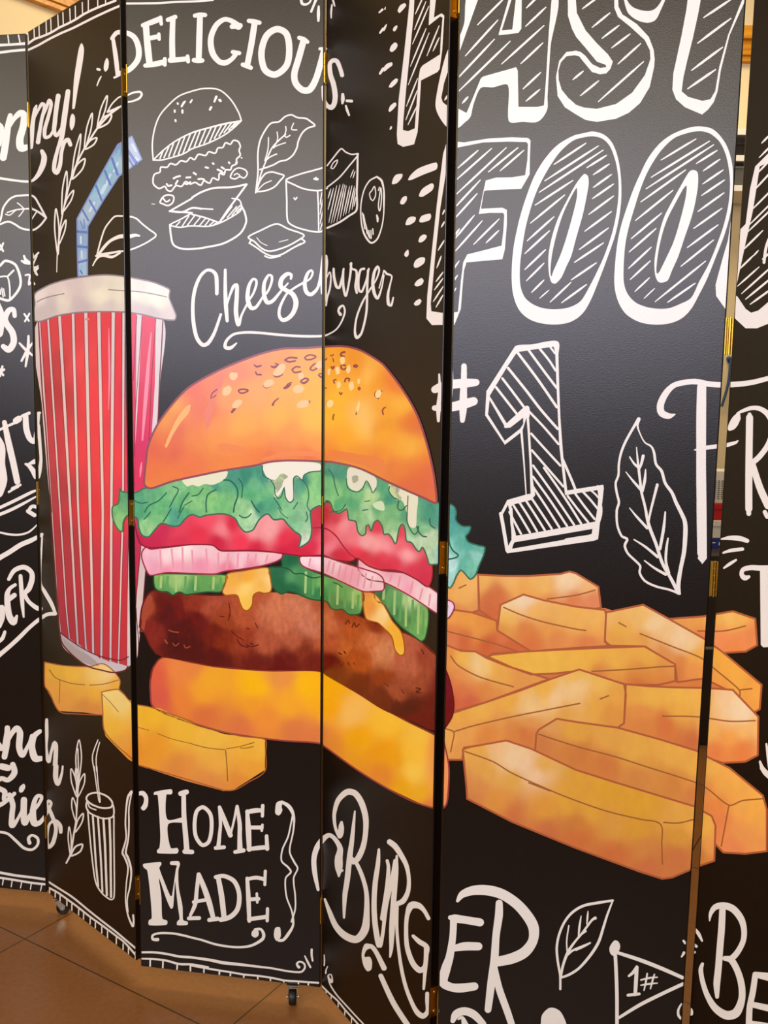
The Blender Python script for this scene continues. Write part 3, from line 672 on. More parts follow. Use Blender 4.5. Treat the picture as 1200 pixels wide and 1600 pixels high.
draw('''
M delicious_lettering
T 0 0
v 700 240 24 732 204 28 790 205 30 840 235 34 866 300 36 862 370 36 820 425 34 780 448 34 740 462 30
v 706 240 22 720 330 28 730 410 28 735 470 24; v 715 485 14 745 470 14
v 912 160 40 918 240 40 926 320 42 935 400 40; v 893 158 26 950 138 34 1000 118 34; v 1003 108 22 1008 150 22; v 930 240 28 990 228 30; v 993 212 20 995 246 20; v 908 410 26 960 402 34 1025 388 34; v 1030 368 24 1030 405 24
v 1080 120 34 1076 250 36 1078 370 38; v 1050 124 28 1095 106 28; v 1065 376 34 1120 372 32 1172 368 30; v 1172 352 24 1176 385 24
T 300 0
v 50 100 36 46 230 38 42 375 36; v 18 98 26 50 92 28 82 94 26; v 12 376 28 42 380 30 64 378 28
v 290 165 44 245 130 30 200 122 30 150 160 34 118 240 36 128 330 38 170 385 34 210 392 34 250 368 28 272 340 30; v 250 166 30 300 160 34; v 255 325 26 295 332 26
v 392 140 38 372 270 38 345 410 36; v 355 130 26 390 135 30 422 142 26; v 318 404 28 345 412 32 368 424 26
e 40 530 182 590 212 608 310 590 410 520 466 455 435 434 330 465 225
v 695 262 40 668 360 40 640 460 40 648 520 40 690 562 40 735 560 42 772 500 40 800 410 38 822 315 32; v 670 236 26 700 246 28 722 262 24; v 800 305 20 835 305 20
v 938 470 26 925 425 26 905 382 28 880 378 26 862 400 26 865 465 30 885 530 32 895 600 32 888 650 32 870 672 32 845 660 26 825 620 24 820 545 22
v 942 590 18 943 620 24 940 645 14; v 968 630 16 998 632 18; v 962 662 12 970 690 16 982 720 12
T 0 0
q 668 362 680 385 675 430 658 448 648 425 655 385; s 16 610 432 622 436; v 632 478 8 620 500 10 606 536 7
M burger_sketch
T 0 0
s 9 958 1002 952 900 968 800 1000 720 1060 650 1120 600 1200 570 1280 553 1370 562 1440 620 1490 700 1508 752
s 9 958 1000 1010 1000 1090 980 1150 960 1200 930 1300 895 1400 845 1460 800 1508 755; v 958 1000 8 1020 940 9 1100 880 9 1200 830 10 1300 800 10 1400 775 12 1508 755 10
s 9 1000 990 1020 940; s 9 1025 985 1055 918; s 9 1055 978 1085 895; s 9 1085 972 1125 870; s 9 1115 965 1155 855; s 9 1145 955 1190 838; s 9 1175 945 1225 825
s 9 1212 925 1250 820; s 9 1245 908 1285 810; s 9 1275 895 1320 800; s 9 1310 885 1350 792; s 9 1340 865 1385 782; s 9 1370 850 1415 778; s 9 1400 830 1445 772; s 9 1430 812 1470 768; s 9 1455 795 1485 765
s 12 1110 645 1112 650; v 1135 665 12 1150 640 14 1158 632 8; v 1140 690 14 1140 705 12; v 1190 640 12 1200 625 10; v 1092 690 12 1092 700 12; v 1096 750 12 1098 758 12; v 1340 635 12 1352 605 16; s 16 1372 625 1378 630; v 1312 685 14 1320 670 14
e 10 956 1130 965 1090 1000 1075 1005 1045 1045 1045 1065 1022 1100 1030 1130 1005 1165 1010 1190 985 1215 998 1240 965 1285 972 1305 948 1345 958 1362 925 1392 922 1410 892 1440 902 1458 878 1488 884 1502 915 1494 940 1502 970 1478 995 1480 1022 1450 1038 1440 1062 1410 1062 1400 1092 1372 1084 1365 1125 1330 1112 1310 1145 1275 1130 1255 1158 1220 1140 1190 1150 1160 1135 1135 1165 1100 1160 1070 1195 1045 1188 1030 1165 995 1178 962 1155
s 12 1042 1150 1050 1162 1072 1158; s 12 1085 1115 1105 1105 1125 1100; s 12 1098 1150 1110 1130; s 12 1150 1145 1170 1150 1190 1138; s 12 1165 1110 1190 1108; s 12 1210 1080 1225 1090; s 12 1240 1120 1260 1118 1275 1122; s 12 1285 1045 1300 1050; s 12 1330 1020 1335 1025; s 12 1360 1060 1385 1070; s 12 1385 1045 1400 1055; s 12 1430 1015 1434 1020; s 12 1475 1018 1480 1012; s 8 1508 985 1512 988; s 10 1380 1075 1395 1080
e 10 1000 1265 1020 1230 1050 1218 1085 1228 1080 1265 1050 1285 1020 1275; s 10 1020 1240 1040 1262 1060 1250
e 9 1440 1108 1460 1066 1490 1050 1530 1060 1546 1085 1525 1113 1500 1104 1470 1118; s 8 1464 1094 1482 1084 1500 1098; s 4 948 1274 968 1276
l 11 1200 1240 1060 1320 1200 1330; s 12 1200 1235 1260 1200 1340 1175 1450 1170 1540 1152; l 12 1542 1152 1500 1210 1425 1310 1375 1385 ; s 12 1060 1320 1140 1325 1200 1300 1260 1305 ; s 9 1200 1300 1330 1308; s 10 1200 1340 1280 1360 1370 1392; s 7 1475 1310 1510 1278
s 9 1200 1330 1130 1370 1065 1405 1120 1420 1200 1412 1300 1415 1370 1395 1440 1360 1500 1320 1510 1290 1495 1250 1450 1240
s 12 1062 1405 1068 1470 1085 1530 1140 1555 1220 1555 1290 1545 1400 1520 1500 1460 1538 1390 1530 1330 1510 1290
s 8 1100 1412 1125 1385; s 8 1140 1412 1180 1350; s 8 1170 1410 1215 1350; s 8 1210 1410 1255 1355; s 8 1245 1412 1285 1365; s 8 1280 1412 1310 1372; s 8 1310 1408 1340 1382; s 8 1335 1405 1360 1390
s 8 1390 1370 1450 1290; s 8 1420 1360 1480 1290; s 8 1450 1345 1500 1285; s 8 1480 1325 1510 1295
M leaf_sketch
T 300 0
s 10 398 1205 412 1080 412 960 425 880 460 810 495 770 545 760 580 730 620 718 660 735 710 740 745 762 768 785 725 800 690 830 665 880 655 925 630 970 590 1000 550 1008 510 1030 470 1045 425 1060
s 9 400 1200 415 1150 430 1090 465 1000 500 925 540 880 585 840; s 7 455 1005 475 930 478 860; s 7 512 925 535 870 532 825; s 7 578 850 588 810 585 790; s 7 500 925 545 905 585 892; s 8 465 1000 490 980 530 962; s 8 578 850 590 858 612 846; s 7 635 770 622 808 655 812
s 10 400 1200 425 1130 460 1085 500 1075 540 1085 575 1098 550 1130 515 1168 460 1192 400 1198; s 7 410 1190 450 1150 495 1130
M cheese_block_sketch
T 300 0
s 10 830 1045 760 1065 670 1090 588 1125 640 1155 700 1180 780 1192 830 1185; s 10 588 1130 592 1240 598 1380 640 1415 720 1440 790 1450 830 1440; s 9 785 1195 790 1300 792 1445
s 9 845 1035 880 990 932 930 960 950 1000 965 1040 962 980 1040 920 1110 845 1170; s 12 1035 965 1034 1080 1030 1200 1028 1312 980 1350 920 1390 845 1425; s 9 820 1180 845 1178
s 14 765 1118 785 1120; s 10 775 1110 780 1124; s 10 638 1238 645 1248 655 1235; e 7 868 1050 885 1015 910 1000 900 1030 880 1055
h 7 800 1280 812 1200; h 7 800 1340 822 1220; h 7 800 1400 825 1280; h 7 800 1440 826 1360; h 7 812 1440 828 1410
h 7 850 1240 868 1180; h 7 850 1310 885 1175; h 7 855 1390 905 1160; h 7 870 1395 925 1155; h 7 885 1390 945 1150; h 7 905 1385 955 1155; h 7 925 1370 965 1160; h 7 945 1350 985 1165; h 7 960 1340 1000 1160; h 7 980 1330 1015 1165; h 7 1000 1310 1020 1180; h 7 1012 1290 1024 1230; h 6 990 1110 1010 1060; h 6 1005 1115 1020 1070
M tomato_sketch
T 300 0
v 1155 1105 10 1110 1130 9 1075 1190 8 1055 1290 8 1060 1400 9 1080 1470 12 1120 1518 12 1160 1490 10 1190 1400 8 1200 1300 8 1200 1200 9 1185 1130 14 1155 1105 12
s 7 1065 1330 1080 1430; s 7 1072 1340 1095 1460; s 7 1085 1400 1105 1480; s 7 1105 1440 1112 1490; s 7 1118 1440 1120 1490; s 8 1130 1430 1132 1465
e 7 1110 1210 1125 1190 1140 1165 1148 1200 1145 1230 1130 1255 1118 1245; s 7 1165 1190 1172 1170; e 7 1180 1175 1170 1240 1165 1290 1172 1320 1180 1290 1185 1220; v 1155 1345 10 1160 1365 14 1160 1385 10
T 600 0
M cheese_slice_sketch
T 300 0
e 10 352 1482 430 1440 528 1400 600 1430 700 1470 650 1510 580 1545 490 1570 440 1555 390 1510
s 10 360 1520 400 1545 450 1580 500 1600 560 1590 640 1545 705 1512 680 1490; s 10 370 1500 358 1520; s 5 405 1485 430 1515 470 1535; s 5 545 1512 600 1498; s 5 590 1570 680 1520
T 300 400
s 10 455 0 490 12 550 0
M cheeseburger_lettering
T 300 400
v 155 235 22 155 180 24 150 120 24 125 92 20 90 90 18 50 130 20 18 210 22 5 310 22 10 420 24 30 510 24 65 555 24 100 545 24 140 480 20 180 365 16
v 208 88 18 208 200 22 212 310 26 220 405 20; v 212 330 10 235 250 14 260 190 20 280 180 22 280 250 26 275 350 28 290 430 24 310 370 14 350 290 14
v 345 290 14 380 240 14 402 180 16 400 150 16 380 145 16 355 190 22 348 270 28 370 325 26 400 320 20 440 260 14
v 440 260 14 475 220 14 498 160 16 498 125 16 478 120 16 452 170 22 450 240 26 470 290 26 505 280 22 560 215 14 600 170 10
v 618 142 14 620 118 20 595 112 24 560 145 28 555 190 28 590 215 26 630 240 30 650 290 32 635 350 28 600 390 26 565 400 24 545 370 20 550 320 18 590 240 14 640 200 14 700 165 14
v 695 170 12 740 140 12 755 100 14 745 88 14 722 110 20 705 170 24 715 225 26 745 240 24 785 200 18 805 120 18 815 40 18 822 -20 14
v 815 230 20 812 150 20 820 60 14
v 838 0 16 842 40 18 838 100 16 835 200 14 840 300 10; v 835 150 8 860 100 8 868 130 10 862 200 12 845 260 12 838 310 10
v 885 80 14 888 130 16 902 190 18 920 200 16 940 130 14 948 80 12; v 945 95 14 945 180 16 960 250 14 975 200 12 990 110 14 995 45 14
v 990 50 12 1000 80 12 1025 90 14 1030 130 16 1022 190 16 1030 230 14
v 1075 80 16 1055 85 14 1040 140 16 1042 210 16 1060 225 14 1090 150 12 1105 80 12; v 1100 90 14 1095 200 14 1090 350 14 1060 480 14 1030 510 20 1018 470 14 1030 380 12 1070 280 12 1120 200 8
v 1110 210 8 1150 150 10 1170 90 12 1160 65 14 1140 100 18 1130 170 20 1140 235 20 1160 265 16 1185 200 10 1200 120 8
T 600 400
v -30 200 8 -5 110 8 0 90 10 15 110 14 48 125 10 40 170 10 25 240 16 28 300 20 45 310 14 58 260 10
T 300 400
v 278 545 10 240 575 22 208 570 22 215 530 18 260 490 16 330 478 16 420 480 16 520 490 16 620 498 16 720 502 16 815 500 14 850 490 10 900 460 9 935 410 10 955 350 12 945 310 12 925 320 16 915 345 14 928 365 20
M dot_rays
T 300 0
v 1170 78 10 1190 60 14; v 1175 205 12 1195 180 16; v 1175 460 14 1195 430 18
T 600 0
q 85 70 100 35 130 20 138 35 115 65 95 82; q 55 190 62 170 82 158 82 175 65 198; q 35 315 45 285 70 265 85 280 75 305 50 325; q 0 420 20 398 50 390 52 408 30 425 0 448
q 30 545 45 515 75 490 88 495 78 520 45 548; q 28 692 40 660 70 640 78 655 60 680 35 700; q 34 808 42 790 50 788 48 805 38 812; q -10 190 5 160 18 150 12 175 0 195; q 0 60 10 40 10 60
q 150 1125 170 1090 220 1050 325 1015 335 1035 325 1060 250 1090 170 1125; q 50 1150 60 1110 80 1090 115 1088 112 1110 80 1145; q 218 1225 240 1180 300 1145 312 1160 300 1190 240 1230
q 100 1270 115 1235 140 1225 142 1250 120 1278; q 135 1405 145 1370 165 1355 198 1358 192 1385 160 1405; q 220 1385 235 1350 290 1335 295 1350 285 1375 240 1390; q 215 1510 225 1480 250 1465 268 1475 255 1500 230 1516; q 128 1600 130 1580 150 1560 155 1580 150 1600
q 0 1300 6 1240 4 1190 -5 1190 -5 1300
T 600 400
q 135 -5 150 0 135 8; q 185 60 195 30 225 10 255 12 250 45 210 72 190 72; q 190 180 205 155 235 138 248 155 235 180 205 190; q 186 300 200 280 225 268 235 280 220 305 195 310
''')
draw('''
M fast_food_lettering
T 600 0
p 165 -60 155 60 125 340 92 620 80 840 85 900 120 918 188 902 210 825 222 660 232 502 335 450 348 430 364 313 377 97 360 83 312 110 330 -60
L 5
C K
p 192 -60 186 80 165 300 140 540 120 760 118 812 150 820 192 802 200 700 215 490 226 430 242 408 350 340 356 220 366 110 350 103 285 155 279 157 292 -60
L 6
C W
h 9 196 88 245 -20; h 9 190 185 262 10; h 9 178 275 280 38; h 9 165 415 263 178; h 9 152 530 282 205; h 9 140 665 210 490; h 9 136 750 208 565; h 9 150 780 210 655; h 9 268 350 345 160; h 9 306 320 345 235; h 8 196 -5 205 -30
M fast_food_lettering
q 546 -60 500 150 462 245 405 300 360 440 322 640 335 710 395 795 460 800 500 770 540 730 560 650 605 550 680 546 775 534 780 756 870 762 962 760 1018 690 1022 600 1040 300 1066 -60
L 5
C K
p 608 -60 470 328 405 430 375 520 358 610 368 640 408 670 462 678 516 706 560 600 605 490 620 478 825 420 836 440 840 668 960 668 1000 658 1012 500 1030 200 1052 -60
C W
L 6
p 795 -60 716 215 722 220 840 206 858 180 862 -60
C K
L 7
p 815 -60 736 190 802 184 830 -60
C W
L 6
h 13 585 155 760 -20; h 13 508 350 712 125; h 13 450 500 690 245; h 13 462 575 788 258; h 13 735 400 1000 160; h 13 855 398 993 268; h 13 885 165 1012 45; h 13 890 50 960 -20; h 13 870 555 980 452; h 13 888 632 975 558; h 13 490 645 525 605; h 13 380 625 402 592
M fast_food_lettering
T 900 0
p -52 -60 -50 100 -25 180 0 230 60 300 130 385 185 405 190 420 150 425 100 400 60 350 30 325 0 317 -60 325 -105 380 -125 480 -115 600 -70 670 0 715 60 750 130 762 250 742 330 705 400 645 460 545 488 420 492 370 485 310 455 230 380 150 290 90 265 40 262 -60
q 296 -60 300 0 325 80 380 125 440 142 490 130 520 85 560 -60
L 5
C K
p -5 -60 5 80 60 190 130 270 200 340 230 385 215 430 190 458 150 464 100 450 50 390 20 352 -10 345 -60 352 -95 390 -110 440 -108 500 -90 560 -50 610 0 655 50 672 130 680 250 650 350 580 430 470 465 370 462 315 430 250 340 168 262 105 240 50 238 -60
C W
L 6
h 13 40 55 140 -20; h 13 100 172 213 80; h 13 162 240 270 158; h 13 222 300 338 212; h 13 262 400 404 272; h 13 140 635 422 385; h 13 28 598 142 505; h 13 -20 498 45 445
C K
q 312 -60 320 0 350 40 400 62 460 68 500 50 535 0 545 -60
C W
h 12 440 18 475 -15
L 4
M fast_food_lettering
p 705 -60 690 60 660 220 632 350 608 460 602 560 625 620 680 670 788 716 825 685 860 640 885 570 905 440 960 220 1050 20 1060 -60 
L 5
C K
p 790 -60 765 80 730 240 695 380 672 480 660 570 700 605 790 630 840 620 870 570 895 420 950 220 1042 -10 1045 -60
C W
L 6
h 15 798 110 970 -5; h 15 760 270 968 115; h 15 722 440 916 295; h 15 698 555 872 435
M fast_food_lettering
T 600 0
p 500 890 660 865 800 858 900 862 916 878 912 980 910 1090 858 1180 640 1190 625 1195 606 1305 740 1298 768 1312 768 1400 755 1560 740 1620 515 1640 500 1690 490 1800 480 1930 440 2030 300 2032 265 1990 270 1850 300 1560 330 1280 370 960 395 880
L 5
C K
p 470 920 620 890 780 885 890 888 900 900 896 1000 882 1095 800 1108 700 1110 636 1128 620 1200 595 1325 592 1338 660 1330 745 1330 752 1345 745 1450 735 1535 620 1565 520 1590 495 1640 480 1760 462 1950 360 1955 296 1945 292 1900 320 1600 352 1300 400 1000 440 930
C W
L 6
h 12 462 1050 588 940; h 12 445 1130 672 928; h 12 440 1225 765 922; h 12 652 1075 838 922; h 12 725 1068 873 940; h 12 440 1300 602 1125; h 12 438 1370 582 1210; h 12 436 1500 565 1345; h 12 436 1580 614 1380; h 12 560 1528 720 1368; h 12 638 1518 718 1440
h 10 366 1340 380 1310; h 10 358 1420 378 1385; h 10 338 1565 378 1500; h 12 425 1495 472 1430
T 600 400
h 10 330 75 358 0; h 10 325 160 370 100; h 10 315 212 368 140; h 10 308 285 370 190; h 10 325 320 368 245; h 10 422 100 470 30; h 10 425 170 460 120; h 10 425 240 450 200
M fast_food_lettering
T 600 0
q 1250 832 1180 850 1080 910 1000 1000 940 1100 900 1200 860 1320 830 1440 808 1560 798 1700 805 1830 840 1930 900 1990 980 2020 1080 2028 1170 2010 1240 1960 1290 1880 1340 1760 1400 1600 1450 1450 1480 1280 1482 1130 1465 1000 1430 900 1380 845 1310 822
L 5
C K
q 1250 858 1180 880 1100 950 1030 1050 970 1160 930 1260 890 1400 868 1520 850 1660 852 1780 875 1850 920 1895 990 1925 1080 1932 1160 1920 1230 1880 1290 1780 1340 1680 1380 1590 1430 1440 1460 1280 1466 1140 1450 1020 1415 920 1370 870 1310 852
L 6
C W
q 1250 1088 1274 1100 1279 1150 1262 1250 1240 1350 1200 1490 1170 1600 1140 1665 1108 1735 1070 1773 1045 1762 1030 1700 1028 1600 1050 1480 1090 1360 1150 1240 1200 1150
L 7
C K
q 1202 1175 1130 1310 1085 1440 1050 1590 1040 1700 1046 1728 1060 1690 1100 1600 1135 1500 1170 1380 1198 1270 1207 1215
L 6
C W
T 600 0
h 13 1062 1028 1262 895; h 13 1005 1130 1340 912; h 13 970 1202 1370 938; h 13 945 1282 1180 1128; h 13 915 1395 1130 1218; h 13 895 1505 1062 1355; h 13 880 1585 1035 1442; h 13 880 1685 1010 1560
T 600 400
h 12 890 155 1000 45; h 12 922 228 1000 150; h 8 972 265 1032 212; h 12 1038 288 1168 165
T 900 0
h 13 68 1048 192 970; h 13 108 1092 208 1025; h 13 108 1172 222 1090; h 13 102 1242 235 1150; h 13 80 1340 235 1225; h 13 55 1445 222 1322; h 13 20 1560 202 1425; h 13 -10 1640 172 1518
T 900 400
h 13 -30 150 128 42; h 13 -90 292 66 178
M fast_food_lettering
T 900 0
q 770 790 700 800 600 840 520 900 450 990 400 1090 360 1180 320 1290 285 1400 262 1500 245 1640 240 1780 262 1880 310 1960 390 2010 480 2028 580 2022 660 1990 720 1930 770 1840 820 1740 880 1590 930 1460 965 1330 980 1200 978 1040 950 930 910 860 850 805
L 5
C K
q 770 820 710 828 620 860 550 920 490 1000 440 1090 400 1190 365 1300 330 1420 308 1530 298 1660 300 1770 325 1840 380 1895 470 1925 570 1928 650 1900 720 1860 770 1760 830 1650 880 1530 925 1400 955 1260 962 1120 940 980 900 890 850 842 810 825
L 6
C W
q 735 1062 758 1075 764 1110 760 1180 740 1290 715 1380 680 1480 640 1600 600 1690 575 1750 545 1765 515 1762 495 1720 490 1640 500 1560 520 1460 550 1360 600 1260 650 1170 690 1100 712 1070
L 7
C K
q 690 1160 670 1180 610 1290 570 1370 540 1460 515 1570 502 1680 506 1710 520 1700 560 1620 610 1510 650 1380 680 1260 690 1200
L 6
C W
h 12 532 1000 750 868; h 13 470 1108 835 882; h 13 438 1180 860 905; h 13 752 1022 882 940; h 13 405 1262 685 1062; h 13 795 1068 900 995; h 13 792 1150 920 1062; h 13 785 1222 928 1125; h 13 762 1322 925 1205; h 13 372 1378 605 1190; h 13 735 1428 912 1302; h 13 345 1492 535 1332; h 13 332 1575 500 1428; h 13 328 1678 470 1545; h 13 695 1548 888 1405; h 13 655 1665 860 1500
T 900 400
h 12 338 148 465 30; h 11 368 222 460 135; h 8 424 266 492 202; h 13 495 285 810 32; h 13 572 290 745 170
M fast_food_lettering
T 900 400
p 1000 -440 950 -100 915 20 872 180 876 250 940 340 1060 452 1130 452 1210 420 1400 400 1400 -700 1240 -660 1200 -640 1120 -560 1088 -420 1060 -200 1020 -160
L 5
C K
p 960 -120 960 -20 940 330 980 230 1010 255 1060 330 1095 355 1140 340 1210 280 1400 200 1400 -600 1240 -600 1148 -560 1140 -500 1105 -280 1060 -80 1000 200 
L 6
C W
T 900 0
h 12 1160 895 1215 840; h 12 1145 985 1260 870; h 12 1125 1092 1260 950; h 12 1108 1195 1260 1030; h 11 1088 1322 1260 1150; h 10 1070 1418 1260 1230; h 11 1062 1460 1260 1270; h 12 1038 1568 1168 1440; h 10 1108 1600 1140 1565; s 18 1175 1640 1190 1540 1230 1440
T 900 400
h 12 1018 85 1110 -5; h 11 1010 188 1145 68; h 12 1035 235 1230 60; h 13 1060 270 1230 130; h 13 1088 302 1230 200; h 14 1165 20 1210 -20
M number_lettering
T 600 400
v 500 688 34 499 780 38 496 880 46 494 960 46 490 1028 30; v 318 835 46 360 815 52 440 800 56 510 795 56 575 790 44; v 316 950 34 400 948 52 500 925 60 560 908 52
v 345 740 12 348 850 20 340 950 28 340 1030 18; v 424 715 14 420 800 26 410 900 30 404 1030 12
M number_lettering
e 16 820 585 930 560 1080 540 1082 620 1090 900 1105 1200 1135 1490 1200 1470
L 4
p 812 575 1060 532 1090 536 1090 700 1098 950 1120 1250 1145 1465 1370 1430 1374 1450 1362 1560 1338 1770 1310 1780 770 1858 722 1620 770 1525 885 1492 870 1290 852 1105 755 1180 632 995 640 845
L 5
C K
p 832 600 1060 566 1070 600 1082 900 1095 1180 1120 1400 1132 1495 1350 1460 1345 1510 1320 1660 1215 1690 810 1750 790 1600 800 1555 920 1525 945 1495 930 1400 918 1200 905 985 895 955 770 1050 660 875 765 700
C K
p 740 1620 775 1555 790 1620 798 1770 775 1815
p 812 1790 1300 1706 1332 1695 1316 1740 800 1830
p 660 900 760 1075 790 1072 870 1010 870 1050 850 1080 755 1155 650 990
p 890 1010 898 1100 910 1300 916 1485 892 1490 880 1300 866 1090
L 6
C W
s 16 832 600 960 770 1080 945; s 15 905 590 1000 720 1080 825; s 14 975 582 1030 650 1072 715; s 12 1040 570 1070 610
s 16 775 700 880 830 980 960 1085 1080; s 15 740 765 820 870 905 985; s 15 700 820 770 910 840 1000
s 20 760 1065 820 1010 895 945 900 1000; s 14 905 970 1000 1070 1090 1175; s 14 920 1110 1010 1210 1102 1310; s 14 925 1215 1020 1325 1120 1440
M number_lettering
T 600 800
L 5
C K
L 7
C W
v 730 10 22 745 90 22 770 240 22; v 795 -20 16 800 80 18 815 165 18 770 245 14; s 24 815 165 950 140 1200 95 1330 70; s 24 775 245 950 220 1200 175 1310 165; s 14 812 165 802 160
T 600 400 2
s 7 392 800 410 835 428 868; s 7 402 775 430 820 456 864; s 7 422 768 450 812 478 860; s 7 442 762 470 805 502 856; s 7 458 752 490 800 524 852
s 7 466 722 508 785 548 848; s 7 466 690 520 765 572 844; s 7 466 655 530 745 594 840; s 7 500 662 560 748 616 836; s 7 574 750 606 792 638 832; s 7 597 742 628 784 658 822; s 7 620 735 645 762 668 790; s 6 642 728 660 744 676 762
T 900 800
s 30 150 -30 148 20 118 110 105 150 0 170 -60 180; s 26 -60 120 0 108 110 80
T 900 400
p 130 1432 165 1440 170 1470 150 1640 130 1640 140 1500
M leaf_with_veins_sketch
T 900 400
v 400 1020 8 385 1060 12 400 1110 8 430 1165 9 470 1190 12 488 1230 16 500 1300 16 535 1345 18 558 1420 18 600 1480 20 625 1540 22 660 1610 24 680 1660 26 684 1720 28 675 1850 26 655 1950 24 640 2050 26 650 2110 10
v 392 1020 24 360 1070 16 310 1160 16 282 1230 15 268 1300 14 265 1370 14 248 1420 14 255 1480 15 268 1540 15 255 1590 15 258 1680 14 285 1750 14 320 1770 16 305 1810 16 325 1860 14 400 1935 14 398 1980 14 430 2030 14 500 2065 14 580 2085 14 648 2110 16
v 378 1195 6 385 1270 12 392 1330 16 400 1400 16 410 1480 16 430 1560 16 455 1680 20 500 1800 20 540 1920 20 590 2010 20 640 2105 24
v 335 1255 8 365 1300 14 392 1320 20; v 420 1250 20 408 1300 16 395 1330 14; v 312 1350 6 360 1410 14 405 1460 18; v 435 1335 8 430 1400 18 415 1470 16
v 508 1430 18 490 1500 16 465 1600 14 450 1680 12; v 335 1575 6 380 1630 14 445 1700 18; v 558 1600 10 548 1700 18 525 1830 18
M leaf_with_veins_sketch
T 900 800
v 362 172 8 430 215 14 510 280 18; v 428 304 8 490 350 14 560 390 18; v 575 165 10 565 230 16 562 310 16 580 380 18
M fresh_lettering
T 900 400
v 618 990 8 580 1000 36 535 980 44 528 930 44 560 860 40 610 810 34 680 790 34 750 785 34 830 800 34 905 805 34 1000 802 34 1100 790 32 1200 765 30
s 56 785 820 780 1000 780 1200 782 1400 782 1600 786 1840; v 786 1890 50 788 1915 10
p 814 810 760 810 755 1000 752 1200 752 1400 758 1860 788 1926 818 1890 816 1600 812 1300
v 742 1212 8 800 1200 24 880 1190 26 940 1182 26 1000 1165 18 1012 1155 8
v 962 1085 16 985 1050 44 1010 1010 40 1010 985 16 1050 965 22 1100 950 26 1150 955 30 1200 990 36 1240 1060 40
q 950 1088 955 1050 985 1000 1020 980 1028 1000 1015 1050 985 1085
s 44 1085 1010 1082 1200 1080 1400 1080 1580; s 34 1100 1295 1150 1250 1200 1180 1230 1100; v 1105 1310 40 1150 1450 44 1200 1560 46
v 1085 1000 30 1085 990 24
T 900 800
s 30 1078 -20 1080 10; s 26 1180 0 1195 30
M dash_marks
T 900 800
v 905 170 8 960 162 26 1020 165 32 1070 180 26; v 920 255 12 970 240 22 1040 232 22; v 925 350 12 960 325 20 1000 300 14
M tea_lettering
T 900 800
v 1080 405 20 1055 412 34 1035 390 28 1045 360 28 1090 348 32 1150 350 34 1230 350 34
p 1150 350 1250 350 1250 840 1170 846 1155 830
T 900 800
v 1190 1450 12 1200 1520 20 1210 1600 20; v 1150 1560 14 1165 1600 24 1200 1640 30
T 900 1200
v 1155 0 14 1180 30 26 1215 60 30
M burger_lettering
T 300 1200
v 935 340 18 930 370 30 935 400 28 925 430 22 905 400 18 892 350 20 890 280 24 915 200 32 970 150 38 1020 160 38 1060 220 38 1085 310 36 1085 400 32 1070 490 34 1040 560 36 1010 590 30 1000 570 20
v 1000 560 14 1030 600 24 1065 680 26 1090 780 28 1092 900 36 1080 1010 50 1030 1070 46 960 1050 44 900 990 36 860 900 28 830 820 14
q 915 380 940 340 950 380 940 430 918 440 905 420
v 1018 270 10 1010 350 20 1000 450 28 985 560 34 970 700 34 955 800 30 950 935 14
v 940 640 14 920 640 40 910 580 40 900 550 12
v 918 675 14 918 620 46 918 560 46 925 500 34 890 440 26 855 420 28 815 450 34 780 500 34 762 570 32 768 660 30 788 760 18
v 1168 510 16 1162 600 28 1145 720 32 1138 850 32 1145 980 34 1170 1110 34 1190 1050 22 1215 850 26 1250 700 28 1270 580 24
q 1080 1100 1110 1100 1125 1120 1090 1140 1078 1180 1110 1180 1125 1210 1120 1260 1095 1270 1070 1230 1060 1160
v 1085 1115 26 1120 1115 28 1150 1150 28 1200 1250 34
T 600 1200
v 20 580 20 28 620 22 20 750 30 -10 940 30
v 80 550 14 75 650 30 60 830 34 50 1000 36 45 1130 24 38 1180 12
v 35 462 34 70 490 36 110 550 32 140 610 28 155 690 24 150 770 28 120 830 34 80 850 30
v 80 860 24 80 1000 20 90 1120 20 110 1260 22 140 1380 24 180 1480 26 210 1530 32 245 1550 34 272 1520 26 270 1450 26 270 1410 24
v 278 940 24 250 890 26 215 860 38 170 860 44 145 920 28 138 1010 26 145 1120 30 180 1220 34 225 1265 36 255 1240 28 262 1180 26 268 1120 30 220 1085 30 182 1050 20
v 265 1120 30 262 1200 28 255 1290 22 248 1380 16
v -20 1300 30 60 1470 34 150 1610 34
v 340 1480 8 338 1530 12 330 1560 6
M burger_lettering
v 415 935 30 440 940 50 510 950 48 600 965 50; v 435 940 44 430 1050 42 410 1180 50 385 1260 60 370 1340 56 420 1370 52 480 1375 56 565 1365 50; v 430 1130 36 500 1115 52 590 1115 50
v 460 830 20 490 790 44 560 765 58 650 765 64 740 790 64 830 850 64 900 930 66 935 1000 66 930 1080 60 880 1150 66 800 1190 66 710 1210 60
v 720 845 44 718 920 50 700 1050 46 690 1200 50 670 1350 50 650 1510 42
v 690 1250 40 720 1380 44 770 1520 44 810 1640 40
v 430 1580 30 450 1540 50 500 1520 50 560 1540 50 620 1600 40; v 465 1570 12 490 1560 20 510 1620 50
q 980 1600 990 1540 1040 1498 1100 1520 1140 1600 1140 1660 980 1660
M leaf_with_stem_sketch
T 600 1200
v 1102 1382 14 1102 1330 14 1100 1290 14 1085 1200 15 1080 1120 15 1095 1040 15 1130 960 15 1180 900 16 1250 860 17 1340 842 17 1430 828 14
v 1430 828 10 1395 920 14 1370 1000 16 1340 1090 18 1290 1170 18 1220 1250 16 1160 1290 16 1108 1310 14
v 1105 1300 16 1120 1230 16 1150 1150 18 1190 1090 14 1240 1030 14 1300 950 14 1320 938 20
